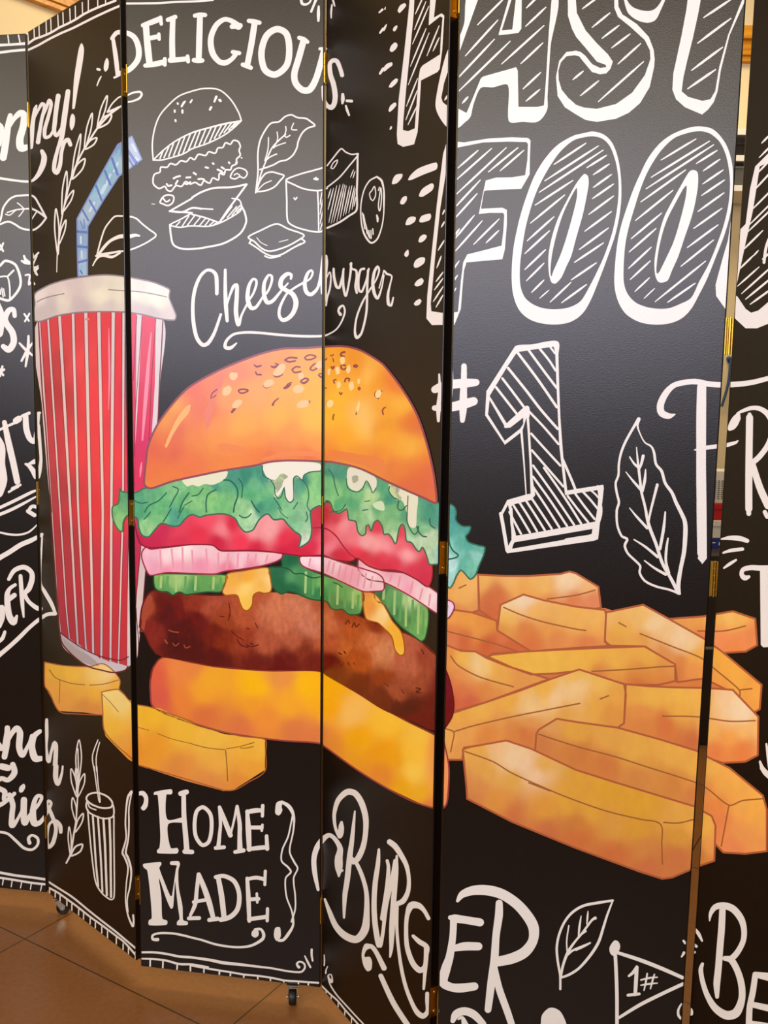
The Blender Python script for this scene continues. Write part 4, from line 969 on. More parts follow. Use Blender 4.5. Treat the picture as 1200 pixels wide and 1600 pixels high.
s 9 1145 1150 1142 1080 1155 985; v 1150 1165 14 1180 1140 14 1290 1090 6; v 1215 1060 8 1222 990 14 1232 925 6; v 1220 1050 8 1260 1020 14; v 1268 975 8 1272 930 12 1275 895 6
v 1200 1140 8 1250 1115 12 1292 1095 4
M pennant_sketch
T 900 1200
q 240 1078 265 1085 276 1115 265 1150 240 1175 215 1160 210 1120
s 22 245 1160 252 1300 256 1450 256 1640; v 262 1155 20 400 1200 24 540 1255 24 665 1310 22; v 270 1560 18 400 1480 22 540 1410 22 668 1350 22
v 330 1300 14 355 1280 20 378 1250 22; v 380 1245 22 375 1330 24 370 1415 22; v 325 1420 18 395 1412 18
v 445 1285 10 438 1330 12 425 1390 8; v 490 1290 10 478 1330 12 465 1380 8; v 405 1325 10 460 1312 12 508 1308 8; v 405 1358 8 450 1350 12 508 1345 8
M spark_marks
v 672 1080 14 682 1095 14; v 660 1180 10 675 1155 18; v 740 1000 12 765 1035 22 788 1080 12; v 735 1100 14 752 1115 18; v 728 1160 20 742 1150 14
v 658 1475 10 640 1510 14 640 1545 16 655 1565 16; v 700 1495 10 720 1510 16 722 1540 18 705 1540 10; s 10 695 1600 700 1590
M beer_lettering
v 835 955 8 842 910 24 870 870 36 920 860 42 980 880 44 1030 940 42 1050 1010 36 1045 1080 34 1010 1150 36 970 1190 36 930 1190 16
v 915 890 40 910 1000 42 900 1120 42 890 1250 42 880 1350 42 882 1430 24
v 930 1190 30 970 1200 40 1010 1270 40 1035 1360 42 1035 1450 44 1000 1530 56 940 1545 54 870 1500 44 820 1420 34 790 1330 30 780 1260 28 790 1225 20
v 1120 1290 34 1200 1305 50 1240 1310 50; v 1120 1295 36 1105 1400 38 1085 1500 38 1080 1640 40; v 1110 1480 36 1240 1510 44; s 40 1100 1600 1240 1620
''')
# ------------------------------------------------------------ the painted burger, cup and fries
def pic(text, fn=None): pass
# straw
paint('cup_picture', 3, [120.5,342, 184,226, 206,213, 221.5,249, 186,275, 137,354, 136.5,431, 122,433],
      [130,430,'#a8c4e8', 128,360,'#8fb4e0', 150,310,'#9cc8ea', 170,270,'#8fc0e6', 190,235,'#7fa4dc', 210,240,'#b4c8ec', 180,260,'#a8cdee', 140,330,'#b0cdea'], 3, .12, False)
draw('M cup_picture\nL 4\nC #8093cf\nT 0 0 1\nl 2.2 120.5 342 150 287 184 226 206 213 221.5 249 186 275 160 315 137 354 136.5 395 136.5 431 122 431 121 390 120.5 342')
draw('M cup_picture\nL 3.4\nC #c4dcf2\nT 0 0\ns 14 560 1320 590 1265; s 16 620 1225 655 1160; s 15 640 1205 668 1150; s 14 712 1070 735 1020; s 13 668 1140 690 1090; s 12 505 1480 505 1520; s 12 510 1570 512 1610; s 14 828 905 850 945; s 12 848 985 862 1000')
draw('''
M cup_picture
T 0 0
C #5f7fc4
s 16 700 990 735 1090; s 14 655 1068 690 1155; s 13 600 1160 635 1252; s 12 560 1252 600 1325; s 12 516 1312 552 1378; s 16 485 1448 545 1452; s 16 485 1540 546 1546; s 20 795 935 852 1020; s 14 800 985 830 1035
s 6 500 1380 520 1430; s 6 525 1370 528 1425
C #7fc0dc
s 14 730 1000 745 940; s 12 670 1060 690 1020; s 10 580 1215 600 1180
T 0 400
C #5f7fc4
s 14 492 40 546 25; s 8 500 90 515 110
C #7fc0dc
s 12 510 60 508 110
''')
# cup body, stripes, lid
paint('cup_picture', 1, [60,500, 66,640, 75,750, 80,800, 87,925, 93,975, 97,1008, 115,1026, 140,1041, 170,1050, 195,1048, 203,1040, 214,1028, 222,950, 230,850, 235,760, 245,690, 250,600, 254,497, 180,486],
      [70,520,'#e2ccd4', 80,700,'#e8ccc8', 90,900,'#dcbcb8', 110,1015,'#b8a8aa', 150,1035,'#c8b8b8', 190,1040,'#cabebe', 240,560,'#dcd6de', 235,700,'#dcd2da', 222,900,'#d8c0b8', 140,700,'#ecd4c8', 170,900,'#eccfc0', 214,1000,'#e0c8c0'], 6, .05, True)
RED = [70,520,'#dc4a58', 85,700,'#c84450', 95,850,'#b43c48', 90,620,'#c0464f', 85,760,'#b8424c', 120,560,'#f0505c', 125,700,'#ee4854', 150,620,'#f24858', 150,800,'#e43c4a', 170,720,'#f04452', 160,950,'#c83444', 185,800,'#e03c4c', 185,560,'#ea4456',
       105,960,'#ac3846', 215,560,'#e04070', 230,560,'#e0465f', 218,700,'#d83a68', 222,620,'#dc3c60', 215,760,'#dc3c62', 215,850,'#c83858', 110,500,'#e04858', 95,560,'#c44a54']
def red(poly): paint('cup_picture', 2, [v for p in poly for v in p], RED, 7, .05, False, sharp=4)
whites = [[(60.5,500),(80.5,800),(90,950),(95,992)], [(75,498),(94,800),(103.5,950),(108.5,999)], [(93,494),(110,800),(118,950),(121.5,1007)], [(114,492),(122.2,800),(130.5,950),(134.5,1014)],
          [(134,489),(140.7,800),(144.3,950),(145.5,1021)], [(154.3,488),(160.5,800),(158.8,950),(158.3,1025)], [(177,487),(173.8,800),(173.2,950),(172.5,1029)], [(193,486),(192,800),(187.5,950),(185.2,1030)], [(204,486),(203,800),(200,950),(199.5,1026)]]
ww = [5, 4, 5.6, 5.2, 6.2, 6, 6, 4.5, 4]
def wpt(k, y):
    p = whites[k]
    for a, b in zip(p, p[1:]):
        if y <= b[1] or b is p[-1]:
            t = (y - a[1]) / (b[1] - a[1]); return a[0] + (b[0] - a[0]) * t
def bot_y(x): return 990 + (x - 95) * .62 - max(0, x - 160) * .36
for k in range(8):
    l_, r_ = [], []
    for j in range(13):
        y0 = 480; y1 = bot_y(whites[k][3][0]); y2 = bot_y(whites[k + 1][3][0])
        ya = y0 + (y1 - y0) * j / 12; yb = y0 + (y2 - y0) * j / 12
        sh = 1 - .35 * j / 12
        l_.append((wpt(k, ya) + ww[k] / 2 * sh, ya)); r_.append((wpt(k + 1, yb) - ww[k + 1] / 2 * sh, yb))
    red(l_ + r_[::-1])
    for sd in (l_, r_): outline('cup_picture', 4, '#7a2c3c', .8, [v for p in sd for v in p], False)
# right panel's share of the cup
red([(203,488),(213.5,488),(212,640),(210.5,760),(208,776),(203,776)])
red([(222,490),(243.5,492),(242,600),(237,680),(233,720),(231,768),(222,775),(209,770),(211,700),(217,600)])
red([(205,790),(230,800),(222,838),(219,870),(214,920),(212,960),(205,960)])
draw('''
M cup_picture
T 0 400
C #7a2c3c
s 4 888 375 876 560 858 800 845 1000 838 1250; s 4 855 375 842 600 832 780; s 4 975 380 962 560 945 800 938 1000 930 1180
s 8 240 410 250 600 265 860 285 1080 300 1300 322 1600; s 7 1018 400 1008 600 996 800 985 1040 960 1120
C #f490a8
L 5
v 945 480 6 930 640 18 918 800 24 905 960 22 890 1150 10; v 885 1290 6 880 1330 14 876 1380 6; v 680 450 4 682 600 12 684 760 12 678 960 5
C #e88890
v 545 400 30 545 402 4
T 0 800
L 4
C #6a2434
s 9 318 0 330 180 345 400 362 620 372 740 384 810 410 850 470 910 550 965 640 990 710 1003 780 990 800 965; s 7 378 755 430 795 490 835 560 875 620 900 700 920 760 925 802 905
s 5 885 160 870 320 852 520 848 600; s 5 912 370 900 520 885 650 872 760; s 5 850 600 856 700 866 800 862 900
C #b0a4a8
L 3
q 395 790 470 850 560 900 620 960 550 950 480 915 420 860
''')
paint('cup_picture', 5, [51.5,498, 54,462, 75,447, 105,436, 140,431, 165,429.5, 205,434, 240,441, 264,451, 265,465, 275,492, 272,500, 250,498, 213,490, 175,487, 125,488, 88,494, 60,502],
      [60,490,'#cfc6cc', 60,470,'#f0e8ea', 90,450,'#e4dadc', 120,445,'#d8ccd2', 150,440,'#ded8d6', 180,440,'#e6e4dc', 160,460,'#f0eedf', 100,475,'#e8e2dc', 130,480,'#cbbfc8', 80,480,'#d0c6cc', 170,478,'#d6ced2', 220,470,'#eef0e6', 245,475,'#f2f4ea',
       240,490,'#cfc4cc', 215,484,'#d2c8d0', 250,455,'#f4f0f0', 220,450,'#eae4e6', 185,462,'#eceadc', 268,492,'#e0d8de'], 3.5, .06)
draw('''
M cup_picture
T 0 400
L 6
C #8d8088
s 9 205 395 208 340 218 300 215 240 260 205 330 172 430 145 560 125 660 118 760 126 860 143 960 165 1050 202 1062 215 1058 262 1100 370 1090 400 1000 392 900 368 800 352 700 348 600 348 500 352 420 362 350 376 280 400 240 410 205 400
s 6 230 288 262 270 320 252 400 235; s 6 678 210 760 216 860 222 960 238 1042 256
''')
# ---- lower left fries
paint('fries_picture', 2.4, [69,1035, 100,1040, 140,1041, 162,1036, 175,1045, 187,1060, 187,1075, 185,1090, 160,1117, 130,1113, 92,1111, 85,1100, 70,1071],
      [80,1050,'#eab048', 110,1050,'#eeb848', 150,1055,'#f0c468', 165,1050,'#f2d088', 170,1060,'#f0cc88', 180,1072,'#e8a83c', 120,1080,'#eaac48', 100,1095,'#e49c4c', 130,1105,'#d88c48', 80,1070,'#e8a44c', 150,1085,'#e8aa40', 150,1110,'#d88a4a'], 4, .05, False, .02, 4.0, 130)
paint('fries_picture', 3, [159,1082, 185,1078, 200,1092, 215,1101, 250,1107, 300,1130, 350,1147, 414,1155, 414,1203, 365,1234, 350,1236, 290,1220, 215,1195, 200,1186, 165,1150, 162,1140, 160,1110],
      [175,1090,'#f2d480', 190,1100,'#eecc78', 165,1110,'#f0c050', 175,1140,'#eeb444', 190,1170,'#e8a048', 230,1120,'#eeb238', 280,1140,'#eeb440', 330,1160,'#eeb648', 240,1165,'#e89838', 280,1200,'#e08c44', 330,1220,'#e08a48', 340,1190,'#ecaa48', 390,1170,'#f0b040', 390,1200,'#eca040', 370,1225,'#e08c40', 210,1180,'#e89038', 400,1160,'#f0b448'], 4.5, .05, False, .02, 4.0, 130)
draw('''
M fries_picture
L 3.6
T 0 800
C #a8603c
s 7 278 938 400 960 560 966 640 948 700 985 748 1045 750 1075 742 1108; s 7 278 940 280 1085 310 1130 370 1245 480 1262 640 1268; s 7 635 1125 740 1110 800 1170 820 1190; s 7 636 1130 642 1240 652 1365 720 1450 800 1520 825 1545
s 7 858 1205 940 1220 1060 1260 1200 1310; s 7 858 1580 920 1600
C #8a5a38
s 5 308 985 340 1030 372 1048 450 1072 530 1080; s 4 375 1050 370 1195; s 5 560 1082 650 1075 740 1050; s 4 640 1140 690 1190 740 1250; s 4 860 1345 930 1365; s 4 985 1385 1080 1420 1200 1448
T 300 800
s 5 0 1450 100 1475 205 1485; s 5 215 1480 300 1465 390 1440; s 6 210 1490 218 1580 222 1680; s 5 300 1475 340 1475 385 1465
C #a8603c
s 7 0 1315 150 1360 300 1400 455 1422 460 1500 455 1620 350 1690 270 1735 200 1738 0 1680 -200 1620 -340 1580
''')
# ---- lower bun
paint('burger_picture', 2, [235,1055, 240,1040, 255,1028, 300,1035, 340,1043, 420,1048, 500,1049, 540,1070, 600,1108, 640,1130, 680,1150, 692,1160, 700,1195, 700,1220, 699,1250, 690,1262, 668,1260, 600,1228, 555,1200, 508,1167, 497,1161, 430,1156, 350,1144, 290,1127, 240,1105, 235,1080],
      [245,1060,'#dc6448', 250,1090,'#d8604a', 280,1050,'#ea8848', 300,1040,'#e88848', 330,1060,'#f0a838', 320,1080,'#f0a038', 285,1090,'#e88440', 320,1110,'#dc7444', 380,1135,'#dc7848', 400,1070,'#f8b828', 440,1055,'#e8944a', 400,1100,'#f09c38', 450,1100,'#f4a838', 480,1070,'#f8b828', 460,1140,'#dc7c48', 420,1120,'#ee9040', 495,1150,'#dc7c48',
       520,1070,'#f8b028', 520,1100,'#f8ac28', 550,1110,'#f8c060', 560,1150,'#f6ac20', 520,1160,'#ec9440', 600,1130,'#fac040', 600,1180,'#f2a018', 650,1160,'#f8c048', 630,1230,'#f0a828', 600,1215,'#e88c38', 660,1240,'#f2b030', 645,1205,'#fcc850', 615,1190,'#f2a41c', 640,1180,'#fac040', 670,1255,'#e07c48', 695,1200,'#f09458', 692,1250,'#ec8c58', 690,1170,'#f0904c'], 5, .035, True, .02, 4.0, 110)
outline('burger_picture', 3, '#8a3c34', 1.8, [235,1062, 240,1042, 255,1027, 300,1035, 340,1042, 420,1048, 500,1049, 540,1070, 600,1107, 640,1129, 680,1148, 694,1160], False)
outline('burger_picture', 3, '#9c4a48', 1.8, [694,1160, 701,1195, 701,1225, 698,1255, 690,1264, 668,1260, 640,1250, 600,1229, 555,1201, 508,1167, 497,1161, 430,1156, 350,1144, 290,1127, 240,1105, 235,1080, 235,1062], False)
# ---- patty
paint('burger_picture', 4, [218,975, 222,945, 232,928, 245,922, 300,928, 345,930, 380,927, 430,925, 500,936, 540,952, 590,975, 620,985, 650,998, 670,1015, 690,1035, 702,1065, 709,1100, 706,1120, 695,1138, 672,1140, 650,1130, 600,1110, 560,1085, 510,1056, 500,1049, 440,1047, 380,1044, 330,1040, 300,1034, 262,1028, 245,1022, 236,1010, 226,990],
      [228,950,'#a85038', 232,975,'#843430', 238,1000,'#843630', 248,945,'#6a2422', 260,960,'#5e2424', 280,950,'#702c28', 300,940,'#903c30', 330,945,'#a8503c', 290,980,'#5c2020', 270,1000,'#521e1e', 300,1010,'#581c1e', 330,990,'#74302a', 310,970,'#6c2a28', 350,970,'#9c4830', 380,960,'#b4583a', 340,1020,'#5e2424', 380,1000,'#9a4432', 400,940,'#b45a3c', 430,950,'#cc7854', 470,950,'#cc7a58',
       440,980,'#c47050', 480,975,'#c8785a', 420,1000,'#b05a40', 460,1000,'#b46044', 400,1030,'#70302c', 450,1030,'#702e2c', 490,1030,'#76322c', 470,1015,'#843c2e', 440,1035,'#682828', 350,1000,'#843828', 510,970,'#c87048', 515,1000,'#b85c3c', 520,1040,'#6c2c28', 550,990,'#b85c34', 580,1000,'#cc7448', 600,1020,'#d08458', 560,1030,'#b0522f', 600,1060,'#90402c', 560,1070,'#6a2c24',
       540,1010,'#c06838', 630,1020,'#b86048', 640,1040,'#b86448', 655,1060,'#a0503a', 620,1080,'#a0503a', 640,1105,'#582820', 670,1110,'#6a2c24', 660,1030,'#9c4838', 600,1095,'#6c3024', 620,1100,'#5c241c', 650,1125,'#6e2820', 590,970,'#8c3c28', 695,1060,'#7a2834', 700,1100,'#74202e', 695,1125,'#74222c', 545,960,'#a04a30', 500,940,'#b05c3c'], 3.0, .26, True, .06, 5.0, 30)
outline('burger_picture', 5, '#6a201c', 1.8, [218,980, 222,948, 232,928, 245,922, 300,928, 345,930, 400,925, 460,926, 500,936, 545,955, 590,975, 640,992, 670,1012, 690,1035, 703,1065, 709,1100, 706,1120, 695,1138], False)
outline('burger_picture', 5, '#6a201c', 1.4, [218,980, 226,990, 234,1008, 244,1022], False)
draw('''
M burger_picture
L 5
T 300 800
C #6a2a26
s 5 230 570 238 620 228 680; s 5 245 740 275 772 320 800; s 6 285 795 295 820 318 838 350 845; s 6 340 830 370 842 415 830; s 7 365 820 380 828; s 5 395 695 410 722; s 5 340 725 358 732; s 6 175 652 200 655; s 5 235 640 232 660
s 6 960 700 975 675 985 695; s 6 1000 720 1015 692 1025 720 1045 700; s 6 870 930 890 910 905 950 918 930 935 965 948 945; s 6 915 880 935 890; s 6 950 870 960 885; s 6 975 940 980 955; s 5 1010 940 1015 955
T 0 800
C #a85040
s 6 1055 738 1080 748 1115 752; s 5 1080 820 1095 838 1118 820; s 5 1150 830 1160 850 1190 840; s 8 1030 800 1045 820; s 30 935 540 905 600 900 660; s 18 900 680 890 740 
T 600 800
C #5c2420
s 7 200 1100 230 1105 200 1125 225 1130; s 6 215 1180 235 1195 255 1185; s 5 110 1110 125 1135; s 6 235 860 250 890; s 5 0 1070 30 1090; s 5 75 1170 90 1200
''')
# ---- pickles, cheese, onion, tomato
BO = '#2c5a3c'
PK = [245,905,'#88b85c', 280,903,'#a0c878', 320,903,'#6ca458', 345,905,'#90bc60', 260,918,'#5c9c5c', 300,920,'#549458', 340,918,'#5c9858', 450,880,'#2e6e4c', 455,870,'#2a6848', 430,895,'#346e4e', 440,910,'#2e6a48', 460,900,'#5ca068', 480,905,'#4c9058', 455,918,'#2e6c48', 500,910,'#7cb468',
      520,915,'#6ca860', 540,930,'#6cac60', 560,935,'#90c46c', 530,940,'#468c50', 500,925,'#3c8050', 550,950,'#4c9458', 564,930,'#a4cc74', 610,930,'#6cac6c', 625,940,'#5ca064', 642,940,'#c4e0a4', 650,960,'#5c9c5c', 660,970,'#88bc68', 640,970,'#4c8c50', 660,990,'#6cae60', 620,955,'#468a54', 590,930,'#2e6e50', 595,920,'#38785a']
def area_(m, l, o, c, st=3.5, gr=.1, oc=None, ow=1.5, **k):
    paint(m, l, o, c, st, gr, True, **k)
    if oc: outline(m, l + 1, oc, ow, o, True)
for o in ([240,905, 242,897, 300,897, 354,899, 350,915, 345,925, 325,925, 300,928, 290,929, 280,925, 270,930, 262,925, 250,924, 242,918],
          [585,925, 601,912, 625,920, 650,935, 668,950, 669,975, 664,998, 658,1002, 648,995, 625,978, 610,960, 600,945, 588,938],
          [420,887, 440,885, 440,867, 470,866, 475,884, 490,893, 525,905, 540,912, 567,926, 566,950, 562,959, 545,960, 535,952, 525,953, 517,950, 510,940, 485,936, 460,926, 450,924, 440,928, 430,922, 425,915, 422,900]):
    area_('burger_picture', 6, o, PK, 3, .14, BO, 1.6, gscale=.06)
draw('''
M burger_picture
L 7
T 300 800
C #2c5a3c
s 6 500 345 560 345 610 360 640 385 690 385 720 400 760 412 800 405; s 5 880 440 910 450 940 470
''')
gp = 'M burger_picture\nT 0 0\nL 6.5\n'
for k, (x, y0, y1) in enumerate([(252, 899, 920), (262, 899, 922), (276, 899, 926), (290, 899, 925), (306, 899, 924), (322, 899, 921), (334, 900, 922), (345, 901, 918), (478, 892, 928), (490, 898, 930), (503, 902, 932), (516, 908, 942), (528, 912, 946), (540, 918, 950), (552, 924, 952), (560, 928, 952),
                                  (600, 918, 938), (608, 920, 950), (617, 922, 962), (626, 926, 972), (635, 930, 980), (645, 936, 986), (654, 944, 992), (662, 952, 992)]):
    gp += 'C %s\ns 12 %g %g %g %g\n' % (('#a8cc80', '#66a860')[k % 2], x * 4, y0 * 4 + 10, x * 4 - 4, y1 * 4 - 10)
draw(gp)
CH = [355,910,'#f0b048', 380,900,'#f0ac40', 410,895,'#f6c468', 418,905,'#fad488', 405,915,'#f4bc58', 380,920,'#fad070', 385,945,'#f6c458', 352,920,'#f2b060', 370,890,'#e8a858', 575,930,'#e8944c', 580,950,'#ee9c44', 590,940,'#fac458', 595,960,'#fcd480', 600,960,'#fcdca0', 612,980,'#f8b840', 625,1005,'#f6b43c', 628,1018,'#f8c050', 610,965,'#f8c050']
area_('burger_picture', 7, [355,897, 380,892, 418,887, 422,900, 424.5,917, 422,925, 412,927, 405,925, 396,930, 394,945, 387,954, 380,952, 375,942, 370,930, 352,930, 347.5,924, 352,912], CH, 3, .06, '#a86028', 1.4)
area_('burger_picture', 7, [567,925, 585,928, 598,943, 605,955, 613,970, 627,988, 632,1010, 631,1022, 625,1024, 617,1015, 612,995, 600,982, 590,973, 582,971, 572,967, 568,950], CH, 3, .06, '#a86028', 1.4)
ON = [235,862,'#f4c0c8', 260,862,'#f8dcd8', 290,860,'#fae4dc', 320,862,'#f6ccd0', 345,868,'#f4c4c8', 380,870,'#f4c8cc', 420,870,'#f6d0cc', 240,880,'#f0a8b8', 280,885,'#f0a4b4', 320,885,'#ee98ac', 360,886,'#e88498', 400,882,'#ec8ca0', 230,872,'#f0b0c0', 425,878,'#f0a0b0', 260,890,'#ee90a8',
      480,875,'#fadcdc', 500,880,'#fae0e0', 490,888,'#f4b0bc', 530,885,'#f8d0d4', 560,898,'#f4a8b8', 580,905,'#fad8dc', 596,915,'#f6c8cc', 540,900,'#f0a0b0', 510,888,'#f2b4bc', 610,898,'#f2a8b8', 630,905,'#f4b8c4', 650,920,'#f8d4d4', 670,935,'#fae0dc', 690,945,'#eec0cc', 700,955,'#e8d0dc', 640,918,'#f0a0b4', 620,912,'#f4c0c8']
area_('burger_picture', 8, [562,872, 578,885, 600,892, 637,897, 675,920, 695,935, 707,941, 710,948, 707,957, 700,966, 692,963, 680,957, 650,937, 630,925, 600,910, 575,905, 560,890], ON, 3, .07, '#9c3448', 1.6)
area_('burger_picture', 9, [221.5,872, 222,862, 228,855, 235,858, 265,855, 300,851, 332,852, 343,860, 350,861, 400,861, 441,865, 440,872, 430,878, 410,884, 380,889, 350,893, 335,897, 300,896, 260,895, 235,899, 228,890], ON, 3, .07, '#9c3448', 1.6)
area_('burger_picture', 9, [469,870, 490,869, 508,870, 535,879, 587,895, 597,902, 600,910, 599,922, 585,924, 567,924, 540,912, 505,896, 480,888, 470,881], ON, 3, .07, '#9c3448', 1.6)
g = 'M burger_picture\nL 11\nC #eca0ae\n'
for x0, x1, yt, yb in ((250, 252, 856, 893), (268, 271, 856, 890), (285, 286, 854, 892), (300, 302, 858, 893), (322, 324, 856, 893), (341, 341, 862, 892), (357, 354, 863, 890), (372, 371, 863, 888), (388, 386, 864, 886), (400, 398, 864, 884), (418, 415, 866, 880),
                       (485, 483, 871, 886), (515, 511, 875, 895), (522, 519, 878, 899), (532, 528, 882, 904), (541, 537, 884, 908), (551, 547, 888, 912), (562, 558, 891, 917), (572, 568, 894, 920), (582, 579, 899, 920), (612, 609, 897, 910), (625, 622, 899, 918), (645, 641, 907, 928), (660, 656, 918, 938), (672, 670, 927, 948), (700, 697, 945, 960)):
    g += 's 9 %g %g %g %g\n' % (x0 * 4, yt * 4 + 8, x1 * 4, yb * 4 - 8)
draw('T 0 0\n' + g.replace('M burger_picture\n', 'M burger_picture\nT 0 0\n'))
TM = [215,815,'#c83c60', 215,840,'#c03050', 240,840,'#c83454', 280,830,'#e0485c', 280,845,'#d43c54', 250,820,'#cc3858', 320,815,'#f05468', 345,825,'#f48890', 360,815,'#d83048', 310,835,'#e83c50', 340,845,'#cc2c48', 400,825,'#f49ca0', 420,830,'#f8a8a8', 440,840,'#e43850', 400,850,'#d42c48', 380,840,'#f04058', 460,855,'#d43048',
      440,860,'#d02c48', 490,850,'#d83850', 490,820,'#c83c4c', 500,800,'#c43a48', 480,865,'#d03048', 520,825,'#f46c78', 510,835,'#ec6478', 520,855,'#f48c98', 540,870,'#d82c48', 530,865,'#cc2840', 560,865,'#ec3c54', 535,820,'#f498a0', 550,835,'#f4808c', 575,845,'#f8b0b0', 590,852,'#f8a4a4', 570,870,'#d83048', 590,880,'#d8304c', 600,870,'#e43c54',
       520,810,'#d83850', 590,820,'#e0405c', 605,855,'#f89ca4', 640,865,'#f8a8ac', 630,850,'#f06c7c', 620,880,'#e03c58', 650,890,'#dc3c58', 665,905,'#d43854', 670,880,'#d83c58', 650,850,'#e04c64', 610,890,'#d43450', 625,830,'#e84860']
area_('burger_picture', 10, [209,795, 211,820, 216,842, 221,851, 235,856, 265,854, 300,851, 332,852, 345,860, 400,860, 450,866, 475,869, 505,868, 525,875, 550,877, 558,872, 575,884, 592,890, 600,890, 625,893, 650,905, 668,917, 674,908, 676,890, 672,860, 660,830, 640,810, 600,790, 500,785, 400,790, 300,790], TM, 4, .09, '#8c2438', 1.6)
draw('''
M burger_picture
L 11
C #9c2c40
T 300 800
v 755 100 4 800 98 6 850 110 7 900 150 7 950 220 6 990 265 6 1020 290 6 1000 308 6 960 312 5 920 300 3
''')
# ---- lettuce
LT = [180,800,'#7cc080', 190,820,'#8ccc84', 190,790,'#6cb47c', 192,775,'#58a478', 215,780,'#5aa47c', 215,800,'#58a878', 225,820,'#90cc8c', 235,832,'#94cc8c', 230,775,'#68b080', 250,790,'#6ab87c', 250,810,'#7cc080', 270,810,'#58a88c', 290,780,'#68b478', 275,770,'#84c488', 300,790,'#88c884', 290,800,'#5cac78',
      320,770,'#7cc07c', 340,760,'#4c9c80', 330,780,'#8ccc80', 350,790,'#78c07c', 370,745,'#4c9880', 385,740,'#3c8c74', 390,770,'#5cae78', 350,755,'#64b080', 400,760,'#6cb888', 410,740,'#489880', 380,800,'#94cc90', 385,820,'#a8d8a4', 395,810,'#b8dcb0', 405,780,'#6cba80', 425,790,'#58a880', 410,800,'#48987c', 435,770,'#80c484',
      450,800,'#88c890', 440,740,'#c4d8b0', 460,810,'#7cb888', 475,800,'#8cc494', 480,830,'#a8d4a8', 475,848,'#c8dcc0', 465,820,'#8cc898', 465,760,'#5ca484', 450,770,'#78c084', 470,750,'#3c8878', 480,745,'#7cb87c', 495,745,'#8ccc84', 490,770,'#90d088', 498,790,'#98d090', 510,760,'#7cc084', 515,740,'#48947c', 515,790,'#98d08c',
      525,770,'#90d08c', 530,740,'#489880', 540,760,'#6cb87c', 545,800,'#84c488', 530,790,'#5cb47c', 550,790,'#60b080', 560,775,'#7cc488', 565,800,'#8ccc90', 560,830,'#90c890', 575,800,'#b0dcac', 575,780,'#b8e0a4', 590,790,'#68b480', 590,760,'#5cac84', 600,810,'#84c488', 605,780,'#48a084', 615,760,'#60ac80', 620,800,'#78bc84', 610,825,'#98d098',
       615,840,'#c0dcb0', 640,840,'#b8dcb8', 635,800,'#58a480', 650,800,'#68b48c', 660,840,'#c0dcb8', 655,850,'#b4d8b0', 650,825,'#7cc08c', 670,860,'#b8d8b0', 672,800,'#4c9c84', 690,800,'#58a898', 700,830,'#58a898', 700,860,'#90ccb8', 700,900,'#a8d4c4', 715,850,'#68b4a0', 730,850,'#58a894', 745,870,'#90ccb8', 735,895,'#78bca0', 720,880,'#68b49c', 750,860,'#68b09c', 730,825,'#58a494', 712,810,'#509c94', 705,880,'#b8e0d4']
LO = [187,764, 190,768, 210,770, 225,763, 235,762, 300,742, 400,724, 505,715, 600,745, 655,770, 683,785, 695,787, 708,790, 713,800, 712,812, 722,822, 735,823, 732,833, 628+99.5,838, 732,847, 750,853, 757.5,855, 756,866, 748,885, 743,898, 735,905, 727,897, 720,891, 713,900, 708,912, 702,919, 697.5,910, 697,892, 690,882, 678,882, 671,882, 666,867, 660,855, 655,862, 650,858, 643,848, 635,845, 633,828, 629,819, 624,825, 620,845, 617.5,850, 612,840, 606,834, 600,835, 597,822, 590,813, 584,818, 580,830, 576,820, 572,822, 571,834, 565,837, 559,830, 556,815, 550,813, 545,812, 542,795, 538,797, 530,802, 521,798, 516,785, 510,782, 505,792, 499,790, 486,798, 486,812, 487,832, 483,845, 473,853, 467,855, 470,838, 460,830, 450,820, 442,811, 428,812, 418,803, 405,812, 395,828, 383,831, 374,822, 367,810, 350,803, 322,805, 312,808, 300,804, 290,810, 280,821, 268,822, 252,818, 242,828, 232,839, 222,836, 217,825, 214,810, 200,805, 193,815, 191.5,830, 186,829, 180,820, 176,808, 176,792, 185,786]
paint('burger_picture', 12, LO, LT, 3.0, .22, True, .055, 5.0, 25)
outline('burger_picture', 13, '#3c7058', 1.7, LO, True)
